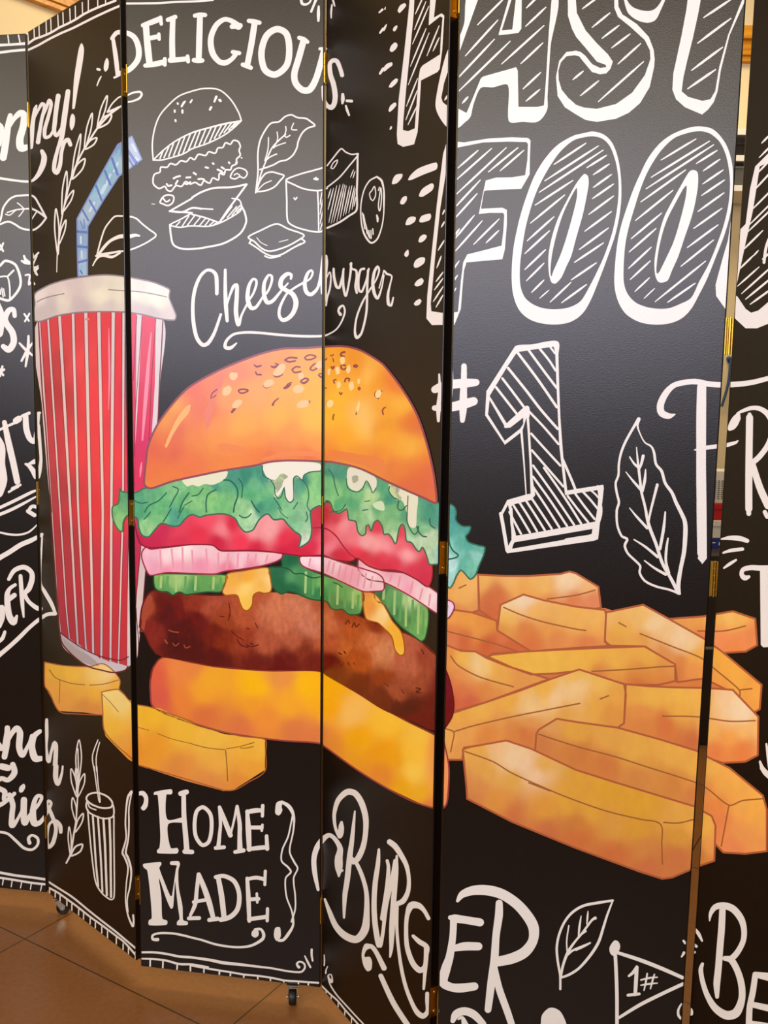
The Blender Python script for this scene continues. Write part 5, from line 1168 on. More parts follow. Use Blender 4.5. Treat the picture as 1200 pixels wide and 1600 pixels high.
draw('''
M burger_picture
L 12
T 300 400
L 13
C #e4e4c4
q -60 1400 20 1380 100 1360 220 1345 215 1380 180 1410 130 1430 80 1425 40 1440 0 1430 -30 1440
C #ece8d4
q 440 1300 560 1282 700 1285 800 1300 800 1340 750 1350 700 1370 690 1400 640 1380 640 1450 640 1520 605 1535 580 1500 580 1440 555 1480 530 1510 515 1500 510 1420 480 1400 450 1350
C #c8dca8
q 530 1480 560 1440 575 1400 600 1380 560 1360 520 1400 490 1395 520 1450
C #e8e6d0
q 975 1330 1010 1315 1080 1340 1150 1390 1150 1450 1130 1475 1110 1440 1090 1410 1060 1450 1030 1470 985 1450 968 1400
C #d8e4b8
q 1000 1380 1030 1370 1040 1400 1010 1420
T 600 400
C #e8e8cc
q 45 1430 100 1440 150 1470 210 1500 205 1600 200 1690 180 1700 150 1680 140 1600 120 1540 100 1520 80 1500
C #c8dcA0
q 30 1425 70 1430 100 1450 90 1490 110 1510 90 1530 60 1510 35 1470
C #d4e8c0
T 300 400
q 1130 1550 1180 1530 1200 1550 1200 1590 1150 1580
L 14
C #2e6a54
s 6 440 1310 445 1370 490 1400 515 1440 520 1490 540 1515 560 1500 575 1450 585 1510 610 1540 635 1520 635 1440 635 1390 655 1375 690 1400 700 1370 740 1350 800 1345; s 5 690 1400 720 1440 730 1500 720 1560 740 1600
s 5 965 1390 975 1450 1030 1475 1065 1455 1090 1405 1115 1445 1130 1480 1150 1450
s 7 90 1600 88 1540 100 1490 150 1460; s 8 200 1400 240 1405 280 1450 285 1500 265 1560 260 1600; s 6 290 1390 315 1430 310 1510; s 7 370 1530 400 1580 420 1600; s 5 510 1510 545 1560 560 1590; s 5 660 1540 635 1580; s 6 0 1500 40 1490 70 1450; s 5 850 1330 880 1370 895 1440 915 1500; s 5 860 1600 930 1590 960 1550; s 5 1080 1535 1110 1530; s 5 1065 1590 1100 1585
T 0 400
C #2e6a54
s 6 905 1600 930 1560 990 1530 1040 1480; s 6 1080 1440 1115 1460 1080 1530 1060 1570; s 5 840 1530 880 1545 920 1540; s 5 1150 1560 1200 1530; s 7 1180 1480 1140 1540 1120 1600
T 0 800
s 6 900 45 925 20 940 0; s 6 1020 60 1040 30 1070 -20; s 5 1110 40 1130 0 1150 -30
T 600 400
s 6 35 1440 30 1470 60 1510 90 1525 85 1570 100 1590 125 1580 140 1560
T 600 800
s 7 215 90 215 120 240 150 265 155; s 6 285 40 290 80 320 102; s 6 145 0 145 60 165 110 190 140 210 120 205 90; s 8 405 120 408 190 430 240 465 270 450 285 405 295; s 6 395 0 400 110; s 5 150 -100 145 0
T 300 800
s 6 295 20 320 35 350 30 370 10; s 5 715 0 722 40 710 60; s 4 540 -30 560 10 600 40
C #d8e8d4
L 13
q 640 120 690 150 740 130 745 50 748 90 745 140 720 190 670 222 668 200 690 160
''')
# ---- top bun
BO_ = [225,755, 228,722, 232,695, 247,662, 275,625, 300,602, 350,575, 407,553, 442,545, 475,544, 505,542, 535,541, 562,547, 587,561, 600,571, 627,606, 650,645, 665,687, 677,737, 682,775, 681,786, 660,777, 630,764, 600,750, 562,732, 525,723, 505,721, 450,719.5, 420,722, 400,727, 350,735, 320,741, 270,752, 237,763, 229,761]
paint('burger_picture', 15, BO_, [240,700,'#e0684c', 230,740,'#e87848', 232,755,'#ec8848', 260,660,'#f0a050', 275,640,'#f0a858', 250,690,'#e8804c', 270,700,'#e06a50', 275,670,'#e06c58', 300,640,'#ec8064', 300,610,'#ec7868', 330,600,'#ee8868', 320,640,'#ec7c60', 310,680,'#ee8c50', 300,720,'#ea7c4c', 270,740,'#ec8048',
      350,620,'#f4a468', 340,660,'#f49c58', 370,580,'#f09070', 400,565,'#f29c70', 440,555,'#f4a060', 400,620,'#f6ac68', 380,660,'#f8b054', 430,650,'#fab850', 450,610,'#f8b258', 350,690,'#f29c50', 400,690,'#f29c50', 460,685,'#f29e54', 350,710,'#ee8848', 400,708,'#ee8444', 450,706,'#ee8850', 480,715,'#e87848', 420,718,'#e8784c', 490,660,'#fac050', 480,560,'#f6ac58', 500,600,'#f8b848',
      500,690,'#f4a050', 520,560,'#f8b040', 530,620,'#fcc448', 520,650,'#fcc444', 550,560,'#f4a040', 560,600,'#fcb440', 575,590,'#fcc868', 575,640,'#fcd078', 572,660,'#fcd080', 560,670,'#fcc858', 540,680,'#fcb440', 590,600,'#f8a838', 600,640,'#f8ac3c', 600,680,'#f8b040', 520,712,'#ee8c44', 560,700,'#f4a048', 580,715,'#ee8c48', 610,730,'#e88050', 600,715,'#f4a044',
      620,630,'#fac050', 615,600,'#ee8448', 640,660,'#e88044', 630,700,'#f8b448', 645,700,'#fcc858', 655,700,'#f09848', 660,720,'#ee8848', 635,740,'#ee8c48', 650,750,'#e4704c', 670,760,'#e07054', 670,740,'#e27454', 678,780,'#e07850', 655,665,'#e07450', 595,665,'#ec9c38', 640,760,'#e07050'], 4, .035, True, .03, 4.0, 220)
outline('burger_picture', 16, '#94505a', 2.4, BO_, True)
draw('''
M burger_picture
L 16
T 0 400
C #f4b470
q 1165 940 1190 930 1180 980 1130 1040 1080 1120 1040 1200 1030 1190 1060 1110 1110 1010
T 300 400
C #e8846c
q 160 740 200 730 190 800 150 880 130 980 110 1050 90 1080 80 1010 70 990 100 930 120 870
C #ec8a50
q 430 1270 600 1222 800 1225 800 1250 600 1250 480 1275; q 160 1180 200 1170 340 1200 300 1230 170 1220
q 860 1215 1050 1240 1190 1270 1200 1360 1100 1320 950 1280 850 1255
C #f4c490
L 17
q 505 735 545 680 580 675 585 700 560 740 520 750; q 235 760 240 730 280 730 285 755 260 778; q 190 860 195 830 230 810 248 830 235 862 205 875; q 250 935 270 905 305 898 315 915 280 950 255 950; q 445 800 470 775 505 775 515 795 480 820 455 820; q 655 930 680 905 730 905 720 940 680 950 658 945
q 665 740 690 728 700 760 670 770; q 630 840 640 815 680 805 700 825 690 850 650 858; q 770 680 800 655 818 660 818 690 790 705
C #fadc9c
q 925 640 950 630 955 665 935 680; q 895 700 915 690 925 730 905 742; q 965 700 985 680 990 720 970 735; q 848 710 865 705 860 745 850 745; q 905 790 925 785 930 815 910 828; q 980 800 1005 785 1012 825 990 842; q 840 915 870 898 885 920 870 945 850 945; q 1145 860 1165 835 1185 850 1170 885 1150 885; q 1030 940 1045 905 1050 940 1030 980; q 1035 770 1050 765 1048 800 1036 800
C #8c4450
v 388 680 6 405 692 10 432 685 8; s 8 398 725 405 740 432 742; v 495 690 8 515 695 12 540 680 10 520 672 6; v 240 745 8 250 755 14 275 740 10 262 725 6; e 7 510 745 530 735 565 738 545 752 520 755
s 9 580 650 610 635 655 638; s 9 580 650 605 662 645 655; e 8 705 635 735 618 775 628 750 645 715 648; s 8 625 710 650 692 675 695; s 8 625 710 640 728 680 722; e 8 738 705 765 675 800 675 790 695 755 715; e 8 680 785 705 765 728 772 705 795; v 685 792 8 700 795 12 722 780 8
s 7 790 745 800 735 822 738; v 795 748 8 810 758 12 825 745 10; e 8 448 808 465 790 500 795 485 815 460 822; v 580 825 14 600 815 14 618 800 6; s 6 580 825 600 800 622 790; e 8 290 840 320 832 352 840 325 855 300 855; v 250 975 12 270 950 12 285 932 8; v 505 930 12 515 910 8 540 890 6; v 700 940 12 715 930 12 738 908 6; s 6 700 940 705 915 730 905; s 6 118 890 125 860 155 835; s 5 130 885 150 870
s 9 955 600 935 605 930 622 950 628; s 6 865 620 875 625 885 615; s 6 880 640 885 660; s 7 825 640 835 650 842 640; v 870 690 6 878 705 10 888 690 8; s 8 958 685 935 680 932 700 950 710 962 700; e 8 1010 688 1020 680 1035 688 1020 695; s 7 900 772 885 778 890 795; s 8 955 785 962 765 985 768 980 780; e 7 1038 828 1045 820 1052 828 1045 838; s 7 922 852 930 868 938 855; s 8 858 910 842 912 845 930 860 932; s 6 820 850 825 825 840 825; v 1185 845 8 1150 850 8 1145 875 8 1165 890 8; s 6 1025 990 1030 970; s 7 888 990 880 1010 882 1022; s 7 1200 950 1190 965 1195 990
T 600 400
s 6 0 950 10 945
C #f0a040
q 30 1010 45 1040 40 1080 25 1050
''')
# ---- the pile of fries on the right
FO = '#b06040'
def fry(l, o, cols, lines=()):
    l = l * 0.15
    paint('fries_picture', l, o, cols, 4.5, .05, False, .03, 4.0, 130)
    outline('fries_picture', l + 0.12, FO, 1.9, [v for v in o] , True) if False else put('fries_picture', l + 0.12, FO, sum([stroke_faces([(o[i], o[i+1], 3.0), (o[(i+2) % len(o)], o[(i+3) % len(o)], 3.0)]) for i in range(0, len(o), 2)], []))
    for ln in lines: outline('fries_picture', l + 0.12, '#a0643c', 2.2, ln, False)
paint('fries_picture', 0.05, [690,930, 776,960, 945,950, 1100,1000, 1150,1085, 1160,1180, 1090,1200, 870,1170, 760,1165, 692,1150], [700,1000,'#cc6844', 900,1010,'#d07c48', 1060,1060,'#d88048', 850,1120,'#cc7848', 720,1100,'#cc6448'], 8, .05, False)
fry(1, [690,880, 747,898, 749,953, 738,957, 710,953, 690,935], [700,905,'#e8a858', 735,905,'#eeb468', 720,930,'#ecb060', 740,945,'#e09858', 700,945,'#dc8c58', 715,950,'#dc8c50'], [[717,919, 728,914]])
fry(1, [747,898, 790,900, 825,900, 875,897, 890,893, 900,896, 935,917, 939,950, 900,955, 776,972, 748,953], [755,910,'#eab060', 800,912,'#ecb468', 850,910,'#ecb464', 890,905,'#f2d4a4', 900,900,'#f2cc98', 920,915,'#eeb878', 760,940,'#cc7048', 780,935,'#d07448', 820,925,'#e8a454', 770,960,'#cc6c44', 930,935,'#e0885c', 900,938,'#dc8050', 860,935,'#e09050'], [[855,936, 900,930, 930,922]])
fry(3, [690,940, 710,953, 738,957, 776,970, 777,985, 830,1018, 770,1021, 762,1026, 735,1018, 690,1012], [700,965,'#e8a050', 730,970,'#e89c4c', 760,980,'#e09048', 700,990,'#d87c4c', 730,1000,'#cc6844', 770,1005,'#c8623f', 800,1012,'#cc6844', 750,985,'#e49850', 695,1005,'#d87c50', 790,1000,'#d8784c'], [[693,985, 740,997, 780,1008, 808,1018]])
fry(1, [1045,967, 1060,966, 1100,963, 1145,955, 1180,967, 1183,1008, 1165,1018, 1130,1020, 1100,1005], [1080,975,'#e8a054', 1140,965,'#f4c068', 1160,965,'#f4b860', 1120,972,'#f4b458', 1090,995,'#dc7c4c', 1130,1000,'#f0905c', 1160,1000,'#f09058', 1175,985,'#e88c58', 1120,985,'#ee9858', 1150,1012,'#ec8c50', 1175,970,'#f0a058'], [[1090,986, 1130,986, 1165,978]])
fry(3, [947,957, 1005,945, 1045,967, 1100,998, 1128,1018, 1190,1070, 1187,1108, 1178,1113, 1150,1085, 1100,1060, 1058,1066, 1055,1040, 1008,1010, 950,1009, 945,1000], [955,965,'#eab468', 970,985,'#e8ac50', 1000,960,'#ecb868', 1020,975,'#f0cc94', 1060,995,'#f2cc98', 1075,1003,'#f0cc90', 1040,990,'#eec080', 960,1000,'#e4a050', 1000,1000,'#e4a050', 1040,1020,'#dc9050', 1065,1030,'#d88448', 1085,1020,'#eaa84c', 1060,1050,'#d88048', 1090,1045,'#e49450', 1110,1015,'#f4ac48', 1140,1040,'#f4ae4c', 1170,1065,'#f2a44c', 1130,1065,'#ee9c50', 1170,1095,'#f0a050', 1150,1060,'#f4b050', 1180,1085,'#f4a850'], [[1000,990, 1050,1010, 1095,1028, 1120,1048, 1155,1078, 1156,1090], [1156,1078, 1175,1076], [967,973, 978,979]])
fry(3, [782,945, 818,929, 850,938, 900,948, 945,953, 947,960, 945,1003, 955,1009, 905,1012, 850,1016, 830,1018, 777,985], [800,945,'#eed0a0', 820,938,'#eed0a8', 840,955,'#eab060', 880,960,'#eab060', 930,970,'#ecb460', 790,960,'#eab860', 785,980,'#dc9048', 820,985,'#d88048', 870,995,'#dc8850', 920,1000,'#dc8050', 930,985,'#e8a454', 830,1005,'#d87848', 800,965,'#eab058', 860,980,'#e49c50', 905,965,'#ecb05c'], [[787,949, 815,961, 850,972, 900,983, 915,985]])
fry(5, [690,1005, 720,1017, 743,1018, 760,1028, 790,1040, 858,1061, 757,1098, 707,1112, 690,1090], [700,1025,'#e0904c', 725,1025,'#eab050', 745,1035,'#eec888', 755,1040,'#ecc070', 700,1060,'#d87848', 720,1080,'#d8784a', 780,1050,'#e8a850', 820,1060,'#e09850', 720,1045,'#e09050', 750,1070,'#dc8848', 735,1095,'#cc6448', 760,1085,'#dc8c4c', 700,1095,'#cc6048'], [[704,1025, 716,1040, 750,1058, 802,1073]])
fry(5, [762,1026, 770,1023, 820,1018, 900,1014, 950,1012, 1007,1010, 1055,1038, 1055,1064, 1030,1070, 980,1070, 905,1048, 870,1052, 830,1054, 800,1043], [780,1028,'#eab04c', 850,1030,'#ecb450', 920,1025,'#ecb04c', 980,1020,'#e8a850', 1010,1020,'#e8ac50', 960,1035,'#eab050', 900,1045,'#eab050', 950,1055,'#e4984c', 1000,1050,'#dc9048', 1040,1055,'#d88448', 1000,1065,'#d07444', 1050,1045,'#e09850', 940,1060,'#d47c48'], [[925,1049, 980,1046, 1030,1042, 1053,1041]])
fry(7, [698,1117, 720,1110, 757,1098, 810,1080, 858,1062, 905,1046, 975,1069, 978,1085, 975,1130, 965,1137, 900,1128, 870,1123, 842,1140, 838,1175, 795,1158, 725,1168, 722,1187, 697,1187, 692,1150, 692,1130], [710,1120,'#e8a44c', 750,1110,'#e8ac50', 800,1095,'#e8a84c', 850,1075,'#eaae4c', 900,1060,'#eab458', 940,1075,'#eab458', 830,1105,'#ecc07c', 870,1092,'#eec488', 900,1082,'#ecc080', 700,1155,'#e8a454', 720,1150,'#e49c50', 780,1135,'#e09850', 830,1125,'#dc9450', 880,1110,'#e0a04c', 800,1150,'#d88448', 760,1155,'#dc8848', 930,1110,'#e4a44c', 960,1120,'#dc9448', 825,1145,'#d07844', 965,1090,'#e4a04c', 715,1175,'#e09850'],
    [[710,1143, 740,1134, 800,1120, 850,1110, 906,1099], [694,1138, 709,1144, 707,1160, 704,1175], [938,1092, 951,1087]])
fry(7, [978,1069, 1010,1072, 1050,1074, 1105,1075, 1145,1078, 1185,1120, 1184,1180, 1165,1190, 1130,1192, 1100,1183, 1088,1173, 1030,1155, 965,1137, 975,1130], [990,1085,'#e4a44c', 1020,1090,'#eab050', 1060,1095,'#ecb450', 1100,1085,'#eeb050', 1130,1090,'#f4c890', 1150,1105,'#f4d4a0', 1165,1115,'#f6d8a8', 1000,1120,'#e0904c', 1040,1130,'#d47444', 1080,1150,'#cc7044', 1000,1135,'#d88448', 1060,1110,'#e8a84c', 1110,1140,'#f4b45c', 1160,1140,'#f6b868', 1120,1175,'#e8844c', 1160,1175,'#e88448', 1140,1155,'#f0a050', 1180,1130,'#f4b868', 1080,1165,'#cc7448'], [[1035,1119, 1090,1120, 1140,1127, 1180,1126]])
fry(9, [838,1146, 842,1140, 870,1123, 900,1128, 965,1137, 1030,1155, 1088,1173, 1100,1180, 1140,1200, 1192,1243, 1198,1265, 1198,1330, 1165,1334, 1130,1332, 1117,1318, 1112,1275, 1085,1260, 900,1205, 836,1175], [860,1135,'#dc9c58', 900,1140,'#e0a048', 950,1150,'#e0a04c', 1000,1170,'#e4a64c', 1050,1180,'#e6a84c', 850,1160,'#cc7c48', 900,1175,'#cc7c44', 950,1195,'#d07c44', 1000,1210,'#d08448', 1050,1225,'#d08444', 1080,1200,'#e6a84c', 1080,1240,'#d08048', 1070,1218,'#dc9048', 1110,1190,'#f0b054', 1150,1225,'#f2ac50', 1130,1225,'#f0aa50', 1110,1235,'#e8904c', 1120,1260,'#e88848', 1160,1260,'#f0a850', 1180,1270,'#f2a84c', 1160,1300,'#ec9850', 1150,1320,'#e88850', 1185,1320,'#ec9850', 1120,1290,'#e8844c', 1180,1245,'#f4ac50', 1010,1195,'#dc9848'],
    [[841,1147, 900,1166, 960,1182, 1010,1198, 1085,1222, 1105,1232, 1139,1258, 1160,1251, 1192,1248], [1139,1258, 1133,1290, 1127,1322]])
fry(11, [723,1171, 735,1167, 791,1157, 830,1170, 900,1203, 960,1222, 1085,1260, 1112,1275, 1118,1290, 1116,1345, 1095,1352, 1050,1371, 1035,1373, 1000,1362, 900,1325, 800,1284, 730,1248, 729,1230], [745,1175,'#e4a44c', 780,1175,'#ecb878', 800,1180,'#ecc48c', 820,1195,'#ecc08c', 840,1210,'#ecbc88', 760,1195,'#e0a04c', 800,1215,'#dca048', 850,1195,'#e0a44c', 900,1220,'#dc9c40', 950,1240,'#dc9c3c', 1000,1255,'#dc9c3c', 1060,1270,'#e0a048', 740,1230,'#d88c4c', 780,1250,'#dc9044', 850,1260,'#dc9440', 900,1285,'#cc7c40', 960,1290,'#d89444', 1000,1290,'#d8963c', 740,1245,'#d07c48', 800,1270,'#cc7444', 850,1295,'#c87044', 900,1310,'#cc7040', 960,1335,'#cc7040', 1010,1350,'#cc7044', 880,1250,'#dc9c40', 1060,1310,'#d89440', 1060,1340,'#cc7444', 1090,1330,'#cc7c40', 1100,1290,'#f0ac4c', 1110,1320,'#ec9c50', 1010,1330,'#d08444', 920,1265,'#dc9c40'],
    [[726,1174, 770,1190, 800,1208, 860,1235, 900,1251, 950,1268, 1000,1280, 1032,1288, 1034,1320, 1035,1350], [1037,1285, 1060,1286, 1085,1280], [826,1223, 860,1236]])
NAMES.update({
 'border': ('border_stripes', None), 'yummy': ('lettering', 'white script lettering ending in "mmy!"'),
 'twig_sketch': ('twig_drawing', None), 'leaf_sketch': ('leaf_drawing', None), 'basil_sketch': ('basil_drawing', None),
 'snowflake_sketch': ('snowflake_drawing', None), 'ice_cube_sketch': ('ice_cube_drawing', None),
 'drinks_lettering': ('lettering', 'white lettering ending in S'), 'tasty_lettering': ('lettering', 'white lettering ending in STY with double underline'),
 'burger_banner_lettering': ('banner_lettering', 'white ribbon banner with the letters GER'), 'french_fries_lettering': ('lettering', 'white script "french fries" lettering'),
 'small_twig_sketch': ('twig_drawing', None), 'twig_outline_sketch': ('twig_drawing', None), 'cup_sketch': ('cup_drawing', 'small white chalk drawing of a cup with straw'),
 'brace_sketch': ('curly_brace', None), 'curly_brace_sketch': ('curly_brace', None), 'home_made_lettering': ('lettering', 'cream HOME MADE lettering'),
 'delicious_lettering': ('lettering', 'white arched DELICIOUS lettering'), 'burger_sketch': ('burger_drawing', 'white chalk drawing of a layered cheeseburger'),
 'cheese_block_sketch': ('cheese_block_drawing', None), 'tomato_sketch': ('tomato_drawing', None), 'cheese_slice_sketch': ('cheese_slice_drawing', None),
 'cheeseburger_lettering': ('lettering', 'white script "Cheeseburger" lettering with flourish'), 'dot_rays': ('dash_marks', None),
 'fast_food_lettering': ('lettering', 'large white hatched FAST FOOD lettering'), 'number_lettering': ('lettering', 'white hatched #1 lettering'),
 'leaf_with_veins_sketch': ('leaf_drawing', 'large white leaf drawing with veins'), 'fresh_lettering': ('lettering', 'white lettering beginning FR'),
 'dash_marks': ('dash_marks', None), 'tea_lettering': ('lettering', 'white letter T with curled arm'), 'burger_lettering': ('lettering', 'cream BURGER lettering'),
 'leaf_with_stem_sketch': ('leaf_drawing', None), 'pennant_sketch': ('pennant_drawing', 'white pennant flag drawing marked 1#'), 'spark_marks': ('dash_marks', None),
 'beer_lettering': ('lettering', 'cream lettering beginning BE'), 'cup_picture': ('cup_picture', 'painted red and white striped cup with a blue straw'),
 'burger_picture': ('burger_picture', 'painted burger with lettuce, tomato, onion, cheese and patty'), 'fries_picture': ('fries_picture', 'painted golden fries'),
})
INKY.update({'burger_picture': 850, 'cup_picture': 700, 'fries_picture': 1100})
flush()

# ------------------------------------------------------------ hinges
def z_at(px, py, P): return on_panel(P, px, py).z
HPX = [(45, (180, 770, 1290)), (200, (123, 801, 1381)), (505, (106, 797, 1423)), (690, (6, 873, 1586)), (1125, (525, 906))]
HH = 0.052
for f in range(5):
    L_, R_ = PAN[f], PAN[f + 1]
    convex = f in (1, 3)
    for z in [z_at(HPX[f][0], yy, L_) for yy in HPX[f][1]]:
        kz = (z - Z0) / (ZT - Z0)
        e = L_['q'][1].lerp(L_['q'][2], kz); g_ = R_['q'][0].lerp(R_['q'][3], kz)
        d, n = L_['d'], L_['n']; d2, n2 = R_['d'], R_['n']
        mb = MB()
        if convex:               # a leaf on the end face of the left panel, barrel at the back edge
            p0 = e - n * 0.0012; p1 = e - n * (TH - 0.0005); th = 0.0011
            v = [p0, p1, p1 + d * th, p0 + d * th]
            vs = [q + Vector((0, 0, s * HH / 2)) for s in (-1, 1) for q in v]
            mb.add(vs, [(3, 2, 1, 0), (4, 5, 6, 7), (0, 1, 5, 4), (1, 2, 6, 5), (2, 3, 7, 6), (3, 0, 4, 7)])
            bc = e - n * (TH + 0.003) + d * 0.001
            for s in (-1, 1):
                c = (p0 + p1) / 2 + Vector((0, 0, s * HH * 0.32)) + d * th
                mb.cyl(c, c + d * 0.0009, 0.0034, 16, 0, 0.0030); mb.cyl(c + d * 0.0009, c + d * 0.0011, 0.0014, 8, 1)
            q0 = g_ - n2 * 0.002; q1_ = g_ - n2 * (TH - 0.0005)
            v = [q0, q1_, q1_ - d2 * th, q0 - d2 * th]
            vs = [q + Vector((0, 0, s * HH / 2)) for s in (-1, 1) for q in v]
            mb.add(vs, [(3, 2, 1, 0), (4, 5, 6, 7), (0, 1, 5, 4), (1, 2, 6, 5), (2, 3, 7, 6), (3, 0, 4, 7)])
        else:                    # leaves across the narrow gap, barrel standing just proud of the front edges
            mid = (e + g_) / 2; bc = mid + (n + n2).normalized() * 0.0005; th = 0.0011
            if f == 4: bc = mid - (n + n2).normalized() * 0.006
            for q0, dd, nn in ((e, d, n), (g_, -d2, n2)):
                a0 = q0 - nn * 0.002; a1 = q0 - nn * (TH - 0.002)
                v = [a0, a1, a1 + dd * th, a0 + dd * th]
                vs = [q + Vector((0, 0, s * HH / 2)) for s in (-1, 1) for q in v]
                mb.add(vs, [(3, 2, 1, 0), (4, 5, 6, 7), (0, 1, 5, 4), (1, 2, 6, 5), (2, 3, 7, 6), (3, 0, 4, 7)])
            if f == 4:           # the wide gap shows the leaf itself
                v = [e - n * 0.008, g_ - n2 * 0.008, g_ - n2 * 0.0092, e - n * 0.0092]
                vs = [q + Vector((0, 0, s * HH / 2)) for s in (-1, 1) for q in v]
                mb.add(vs, [(3, 2, 1, 0), (4, 5, 6, 7), (0, 1, 5, 4), (1, 2, 6, 5), (2, 3, 7, 6), (3, 0, 4, 7)])
        for k in range(5):
            z0 = -HH / 2 + HH * k / 5; mb.cyl(bc + Vector((0, 0, z0 + 0.0003)), bc + Vector((0, 0, z0 + HH / 5 - 0.0003)), 0.0023, 14)
        mb.cyl(bc + Vector((0, 0, -HH / 2 - 0.001)), bc + Vector((0, 0, HH / 2 + 0.001)), 0.0013, 10, 1)
        mb.build('hinge', [m_brass, m_steel], root, origin=bc)

# ------------------------------------------------------------ casters
def caster(x, y, yaw):
    M = Matrix.Translation(Vector((x, y, 0))) @ Matrix.Rotation(yaw, 4, 'Z')
    R = 0.0160; fk = MB()
    fk.box((-0.015, -0.012, Z0 - 0.002), (0.015, 0.012, Z0 - 0.0001), 0, M)
    fk.lathe([(0.009, Z0 - 0.008), (0.0115, Z0 - 0.006), (0.0115, Z0 - 0.003), (0.010, Z0 - 0.002)], M, 24)
    for s in (-1, 1):            # fork cheeks, widening to the top, with a round end at the axle
        pr = [(-0.011, Z0 - 0.007), (0.010, Z0 - 0.007), (0.0125, 0.026), (0.0105, 0.0145), (0.006, 0.0115), (0.001, 0.0135), (-0.006, 0.026)]
        n_ = len(pr); vs = [M @ Vector((px_, s * yy, zz)) for yy in (0.0088, 0.0100) for px_, zz in pr]
        fk.add(vs, [tuple(range(n_)) if s < 0 else tuple(reversed(range(n_))), tuple(reversed(range(n_, 2 * n_))) if s < 0 else tuple(range(n_, 2 * n_))] +
               [(i, (i + 1) % n_, n_ + (i + 1) % n_, n_ + i) for i in range(n_)])
    fk.box((-0.011, -0.0100, Z0 - 0.009), (0.010, 0.0100, Z0 - 0.007), 0, M)
    ax = Vector((0.006, 0, R)); fk.cyl(M @ (ax + Vector((0, -0.0125, 0))), M @ (ax + Vector((0, 0.0125, 0))), 0.0028, 12)
    o = fk.build('caster', m_steel, root, origin=(x, y, Z0))
    wM = M @ Matrix.Translation(ax) @ Matrix.Rotation(math.pi / 2, 4, 'X')
    wh = MB(); wh.lathe([(0.004, -0.0070), (0.0115, -0.0070), (0.0125, -0.0078), (0.0150, -0.0065), (R, -0.003), (R, 0.003), (0.0150, 0.0065), (0.0125, 0.0078), (0.0115, 0.0070), (0.004, 0.0070)], wM, 36)
    w_ = wh.build('wheel', m_rubber, None, origin=wM.translation)
    w_.parent = o; w_.matrix_parent_inverse = Matrix.Translation(-Vector(o.location)); w_['label'] = 'black rubber wheel'
def under(i, k): P = PAN[i]; return P['q'][0].lerp(P['q'][1], k) - P['n'] * (TH / 2)
c1 = on_floor(95, 1427); caster(c1.x, c1.y, math.radians(12))
c2 = under(2, 0.845); caster(c2.x, c2.y, math.radians(-86))
c3 = under(0, 0.12); caster(c3.x, c3.y, math.radians(20))
for i, k in ((3, 0.85), (4, 0.15), (4, 0.87), (5, 0.85)):
    c = under(i, k); caster(c.x, c.y, math.radians(-70 + 25 * i))

# ------------------------------------------------------------ what stands behind the screen
def P_(px, py, Y): return on_y(px, py, Y)
CY = 3.25
ctop = P_(1118, 868, CY).z
ct = empty('counter', (1.6, (CY + WY) / 2, 0))
tag(ct, 'dark laminate counter against the back wall, seen through the gap between the right panels', 'counter')
b = MB(); b.box((0.9, CY + 0.03, 0.0), (2.6, WY - 0.005, ctop - 0.035)); b.build('body', m_dark, ct)
b = MB(); b.box((0.87, CY - 0.005, ctop - 0.035), (2.63, WY - 0.003, ctop)); b.build('worktop', m_dark, ct, bevel=0.004)
for k in range(3):
    x0 = 0.91 + k * 0.56
    b = MB(); b.box((x0, CY + 0.012, 0.10), (x0 + 0.55, CY + 0.03, ctop - 0.045)); dr = b.build('door', m_dark, ct, bevel=0.002, origin=(x0, CY, 0.1))
    b = MB(); zz = P_(1105, 1012, CY).z
    b.box((x0 + 0.05, CY - 0.006, zz - 0.005), (x0 + 0.50, CY + 0.004, zz + 0.005)); b.cyl((x0 + 0.08, CY + 0.014, zz), (x0 + 0.08, CY, zz), 0.004); b.cyl((x0 + 0.47, CY + 0.014, zz), (x0 + 0.47, CY, zz), 0.004)
    h = b.build('handle', m_steel, None, origin=(x0 + 0.27, CY, zz)); h.parent = dr; h.matrix_parent_inverse = Matrix.Translation(-Vector(dr.location))
YB = CY + 0.22
def stack_box(name, y_lo, y_hi, m, w, label, cat, xc, extra=None, zlo=None, m2=None):
    z0 = P_(1118, y_lo, YB).z if zlo is None else zlo; z1 = P_(1118, y_hi, YB).z
    b = MB(); b.box((xc - w / 2, YB, z0), (xc + w / 2, YB + 0.16, z1)); 
    if extra: extra(b, xc, z0, z1, w)
    o = b.build(name, [m, m2 or m_white], origin=(xc, YB + 0.08, z0), bevel=0.003); tag(o, label, cat); return o, z1
xc = P_(1118, 830, YB).x
def lid(b, x, z0, z1, w): b.box((x - w / 2 - 0.003, YB - 0.003, z1 - (z1 - z0) * .35), (x + w / 2 + 0.003, YB + 0.163, z1))
def blab(b, x, z0, z1, w):
    for k in range(9):           # short printed bars on the front
        b.box((x - w / 2 + 0.02 + k * 0.025, YB - 0.0006, z0 + 0.02), (x - w / 2 + 0.032 + k * 0.025, YB + 0.0004, z1 - 0.02 - (k % 2) * 0.008), 1)
o, zt = stack_box('storage_box', 868, 841, m_blue, 0.26, 'blue box on the dark counter, lowest of the stack behind the screen', 'box', xc, blab, zlo=ctop)
o, zt = stack_box('storage_box', 836, 813, m_white, 0.25, 'pale cream box between the blue box and the red box behind the screen', 'box', xc, lid, zlo=zt)
o, zt = stack_box('storage_box', 811, 787, m_red, 0.24, 'red lidded box on the pale box behind the screen', 'box', xc, lid, zlo=zt)
mt = empty('vented_appliance', (xc, YB + 0.08, zt)); tag(mt, 'small white appliance with ventilation slots on top of the red box', 'appliance')
z1 = P_(1118, 735, YB).z
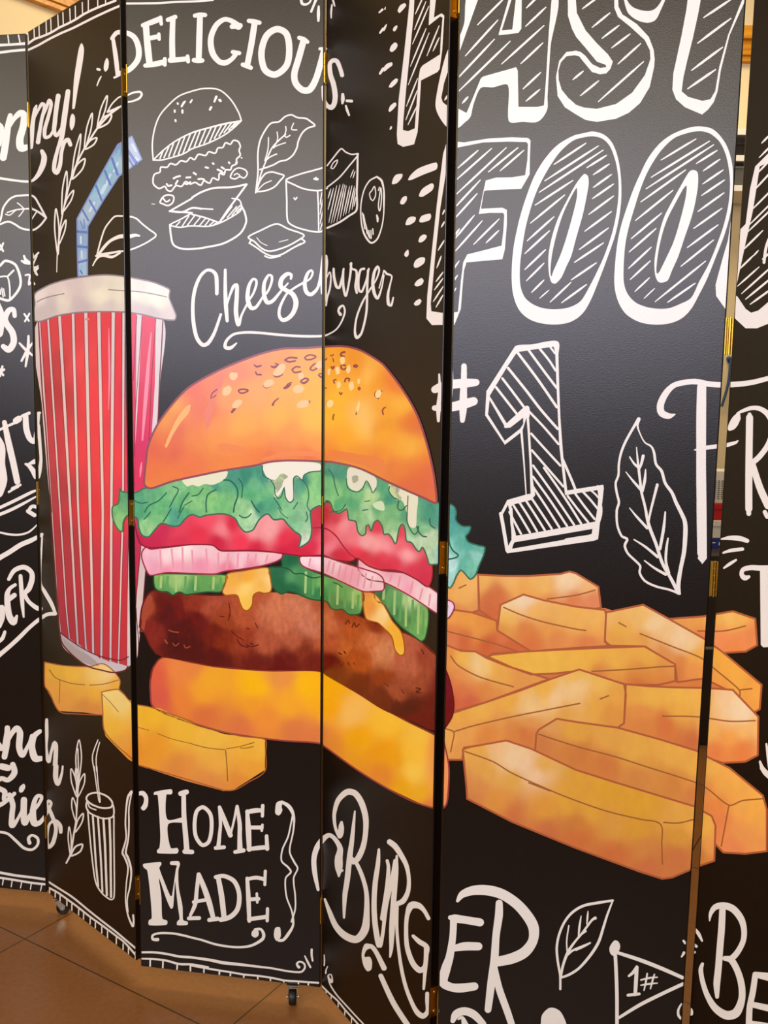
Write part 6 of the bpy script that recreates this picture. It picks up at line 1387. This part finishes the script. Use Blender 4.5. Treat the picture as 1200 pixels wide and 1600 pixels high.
b = MB(); b.box((xc - 0.11, YB + 0.002, zt), (xc + 0.11, YB + 0.15, z1)); b.build('housing', m_white, mt, bevel=0.006)
b = MB()
for r_ in range(10):
    for c_ in range(12):
        b.box((xc - 0.084 + c_ * 0.014, YB - 0.0002, zt + 0.02 + r_ * 0.0075), (xc - 0.076 + c_ * 0.014, YB + 0.003, zt + 0.023 + r_ * 0.0075))
b.build('vent_grille', m_grey, mt)
# wall rack with grey bins, high on the wall
rk = empty('wall_shelf', (1.7, WY, 2.3)); tag(rk, 'pale wall shelf unit high on the cream wall, seen through the right gap', 'shelf')
YS = WY - 0.22
zs = [P_(1160, y, YS).z for y in (206, 247, 294)]
for z in zs:
    b = MB(); b.box((1.2, YS, z - 0.012), (2.3, WY - 0.002, z + 0.012)); b.build('shelf_board', m_white, rk, bevel=0.002)
for x in (1.2, 2.28):
    b = MB(); b.box((x - 0.02, YS + 0.01, zs[2] - 0.05), (x, WY - 0.002, zs[0] + 0.03)); b.build('side_panel', m_white, rk)
def bin_(x, z0, h, m, label):
    b = MB(); o_ = 0.006
    vs = [(x - .10, YS + .02, z0), (x + .10, YS + .02, z0), (x + .10, YS + .19, z0), (x - .10, YS + .19, z0),
          (x - .115, YS + .008, z0 + h), (x + .115, YS + .008, z0 + h), (x + .115, YS + .2, z0 + h), (x - .115, YS + .2, z0 + h)]
    b.add(vs, [(3, 2, 1, 0), (4, 5, 6, 7), (0, 1, 5, 4), (1, 2, 6, 5), (2, 3, 7, 6), (3, 0, 4, 7)])
    b.box((x - .12, YS + .004, z0 + h - .01), (x + .12, YS + .204, z0 + h))
    o = b.build('storage_bin', m, origin=(x, YS + .1, z0), bevel=.003); tag(o, label, 'bin'); return o
bin_(P_(1155, 270, YS).x, zs[2] + 0.0121, 0.075, m_grey, 'grey bin on the lowest board of the wall shelf')
bin_(P_(1158, 232, YS).x, zs[1] + 0.0121, 0.05, m_dark, 'low dark bin on the middle board of the wall shelf')
# hanging cable
b = MB(); pts = []
for k in range(24):
    t = k / 23; py = 560 + t * 75; px = 1141.5 - t * 14 + 3.5 * math.sin(t * 3.1)
    pts.append(P_(px, py, WY - 0.02))
b.tube(pts, 0.006, 8); b.cyl(pts[0] + Vector((0, 0, -0.01)), pts[0] + Vector((0, 0.0195, 0.0)), 0.012, 12)
o = b.build('cable', m_cable, origin=pts[0]); tag(o, 'dark blue cable hanging on the cream wall behind the screen', 'cable')
